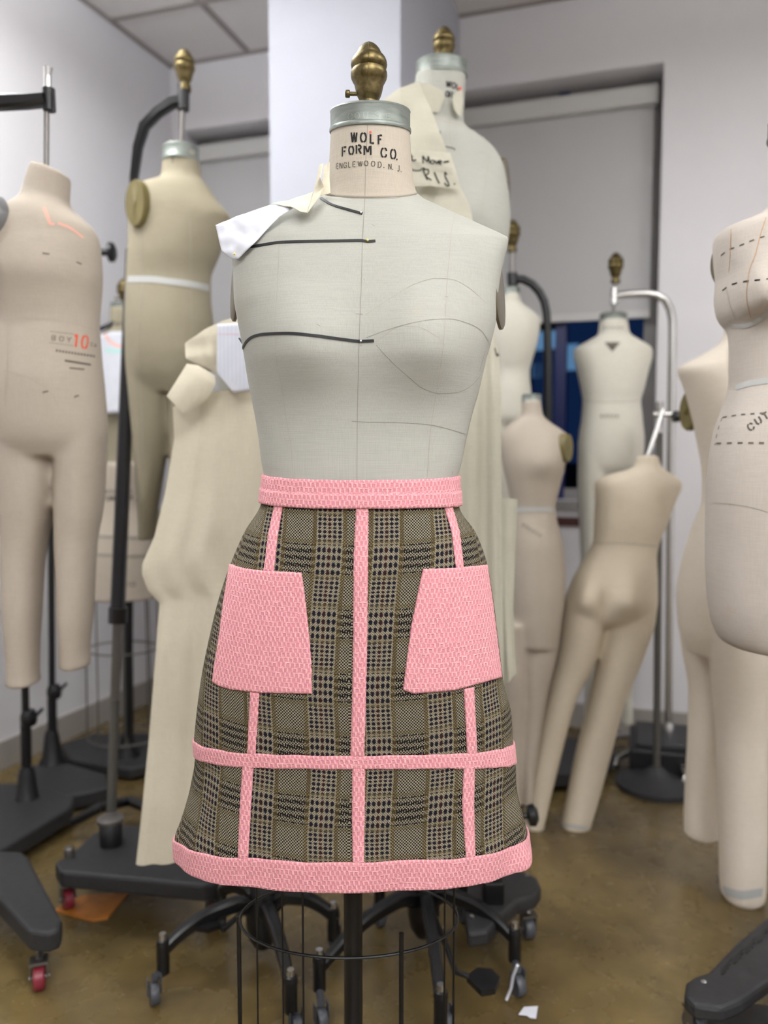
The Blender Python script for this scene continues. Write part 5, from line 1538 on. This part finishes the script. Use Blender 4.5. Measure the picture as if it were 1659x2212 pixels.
SR = empty('form_stand', PZ(1830, 1950, 0), 'dark grey embossed stand foot reaching in at the lower right corner', 'stand')
plat([(1478, 2150), (1482, 2120), (1500, 2108), (1530, 2098), (1590, 2035), (1659, 1978), (1790, 1890), (1900, 1900), (1880, 2000), (1700, 2092), (1600, 2162), (1560, 2178), (1500, 2170)], .115, .030, SR)
q = PZ(1508, 2150, .085); caster((q.x, q.y, .085), floor_of(1500, 2235), SR, 'wheel_grey', .024, .4)
G().lathe(PZ(1520, 2122, .1155), [(.0055, 0), (.0055, .002), (.002, .004)], 12).mk('bolt', 'pin_steel', SR)
q = PZ(1830, 1945, .115)
cn = P(1602, 640, ZL)
tubeo('pole', [V((q.x, q.y, .11)), V((q.x, q.y, cn.z - .06)), V((q.x - .03, q.y + .02, cn.z - .01)), V((q.x - .07, q.y + .05, cn.z)), cn], .015, 'black_iron', SR, 16)
tubeo('hanging_rod', [cn + V((0, 0, .02)), P(1602, 670, ZL)], .007, 'steel', Lf)
PB = bvh_of([V(v_.co) + wl(SR) for v_ in SR.children[0].data.vertices], [list(p.vertices) for p in SR.children[0].data.polygons])
g = G()
for k in range(9):
    a_, b_ = 1560 + 13 * k, 2098 - 11.6 * k
    for st in (((0, -8), (0, 8)), ((0, -8), (7, -8)), ((0, 0), (6, 0))) if k % 2 else (((0, -8), (0, 8)), ((7, -8), (7, 8)), ((0, 8), (7, 8))):
        ribbon(PB, [(a_ + st[0][0], b_ + st[0][1] - st[0][0] * .8), (a_ + st[1][0], b_ + st[1][1] - st[1][0] * .8)], .0022, .0006, th=.0008, step=3, Zdef=1.6, smooth=False, g=g)
g.mk('embossed_lettering', 'black_iron', SR)

# ---- black platform stand right of the hem
SP = empty('form_stand', PZ(1090, 1990, 0), 'black platform stand with bolted plate just right of the skirt hem', 'stand')
plat([(1005, 1975), (1010, 1900), (1060, 1875), (1130, 1880), (1160, 1893), (1170, 1915), (1158, 1932), (1120, 1945), (1085, 1975), (1055, 2010), (1010, 2015)], .125, .035, SP)
q = PZ(1140, 1930, .09); caster((q.x, q.y, .09), floor_of(1140, 2025), SP, 'wheel_grey', .024, .2)
q = PZ(1050, 1895, .16)
G().cbox(PZ(1065, 1920, .150), .045, .045, .05).mk('pole_socket', 'black_iron', SP, smooth=False, bevel=.004)
tubeo('pole', [PZ(1065, 1920, .150), PZ(1065, 1920, .150) + V((0, 0, .45))], .014, 'black_iron', SP, 14)
for a, b in ((1140, 1892), (1053, 1948), (1075, 1948), (1047, 1958), (1020, 1980)): G().lathe(PZ(a, b, .1255), [(.006, 0), (.006, .003), (.003, .005)], 10).mk('bolt', 'steel', SP)
kz = PZ(1065, 1920, .150).y
G().lathe(P(1138, 1762, kz), [(.010, 0), (.022, .004), (.024, .016), (.014, .024)], 14, ax=V((1, 0, .1))).mk('knob', 'black_iron', SP)
tubeo('knob_shaft', [P(1065, 1766, kz), P(1142, 1762, kz)], .006, 'black_iron', SP, 10)
# ---- dark bases at the back wall
r = empty('storage_crate', P(1240, 1620, 2.85), 'low black crate on the floor against the far wall behind the leaning form', 'crate')
c = (CN + DW * 2.05 + NW * .20)
g = G().box(c, DW * 0.85, NW * .26, UP * .10); g.mk('box', 'dark_panel', r, smooth=False, bevel=.01)
G().box(c + UP * .10 + DW * .02, DW * .81, NW * .24, UP * .015).mk('lid', 'platform_grey', r, smooth=False, bevel=.004)

# ---- floor litter
def flat_piece(name, px, mat, label, cat, th=.0012, curl=.0):
    w_ = [PZ(a, b, 0.002) for a, b in px]
    g = G().prism([(q_.x, q_.y) for q_ in w_], .001, .001 + th)
    if curl:
        for q_ in g.v: q_.z += curl * abs(sin(q_.x * 90) * cos(q_.y * 70))
    return tag(g.mk(name, mat, smooth=False, origin=V((w_[0].x, w_[0].y, 0))), label, cat)
flat_piece('board_scrap', [(115, 1968), (180, 1935), (278, 1930), (232, 1985), (200, 1990), (160, 1980)], 'orange_board', 'thin orange brown board lying on the floor under the left caster', 'board', .004)
flat_piece('paper_scrap', [(1120, 2196), (1132, 2175), (1162, 2174), (1158, 2202), (1145, 2200), (1138, 2194)], 'paper_white', 'small torn white paper scrap on the brown floor', 'paper', .001, .006)
q = PZ(1100, 2150, .02)
tag(tubeo('white_string', [PZ(1118, 2085, .10), PZ(1108, 2110, .07), PZ(1104, 2135, .03), PZ(1094, 2160, .006)], .003, 'paper_white', origin=q), 'short white string hanging by the right caster of the iron base', 'string')
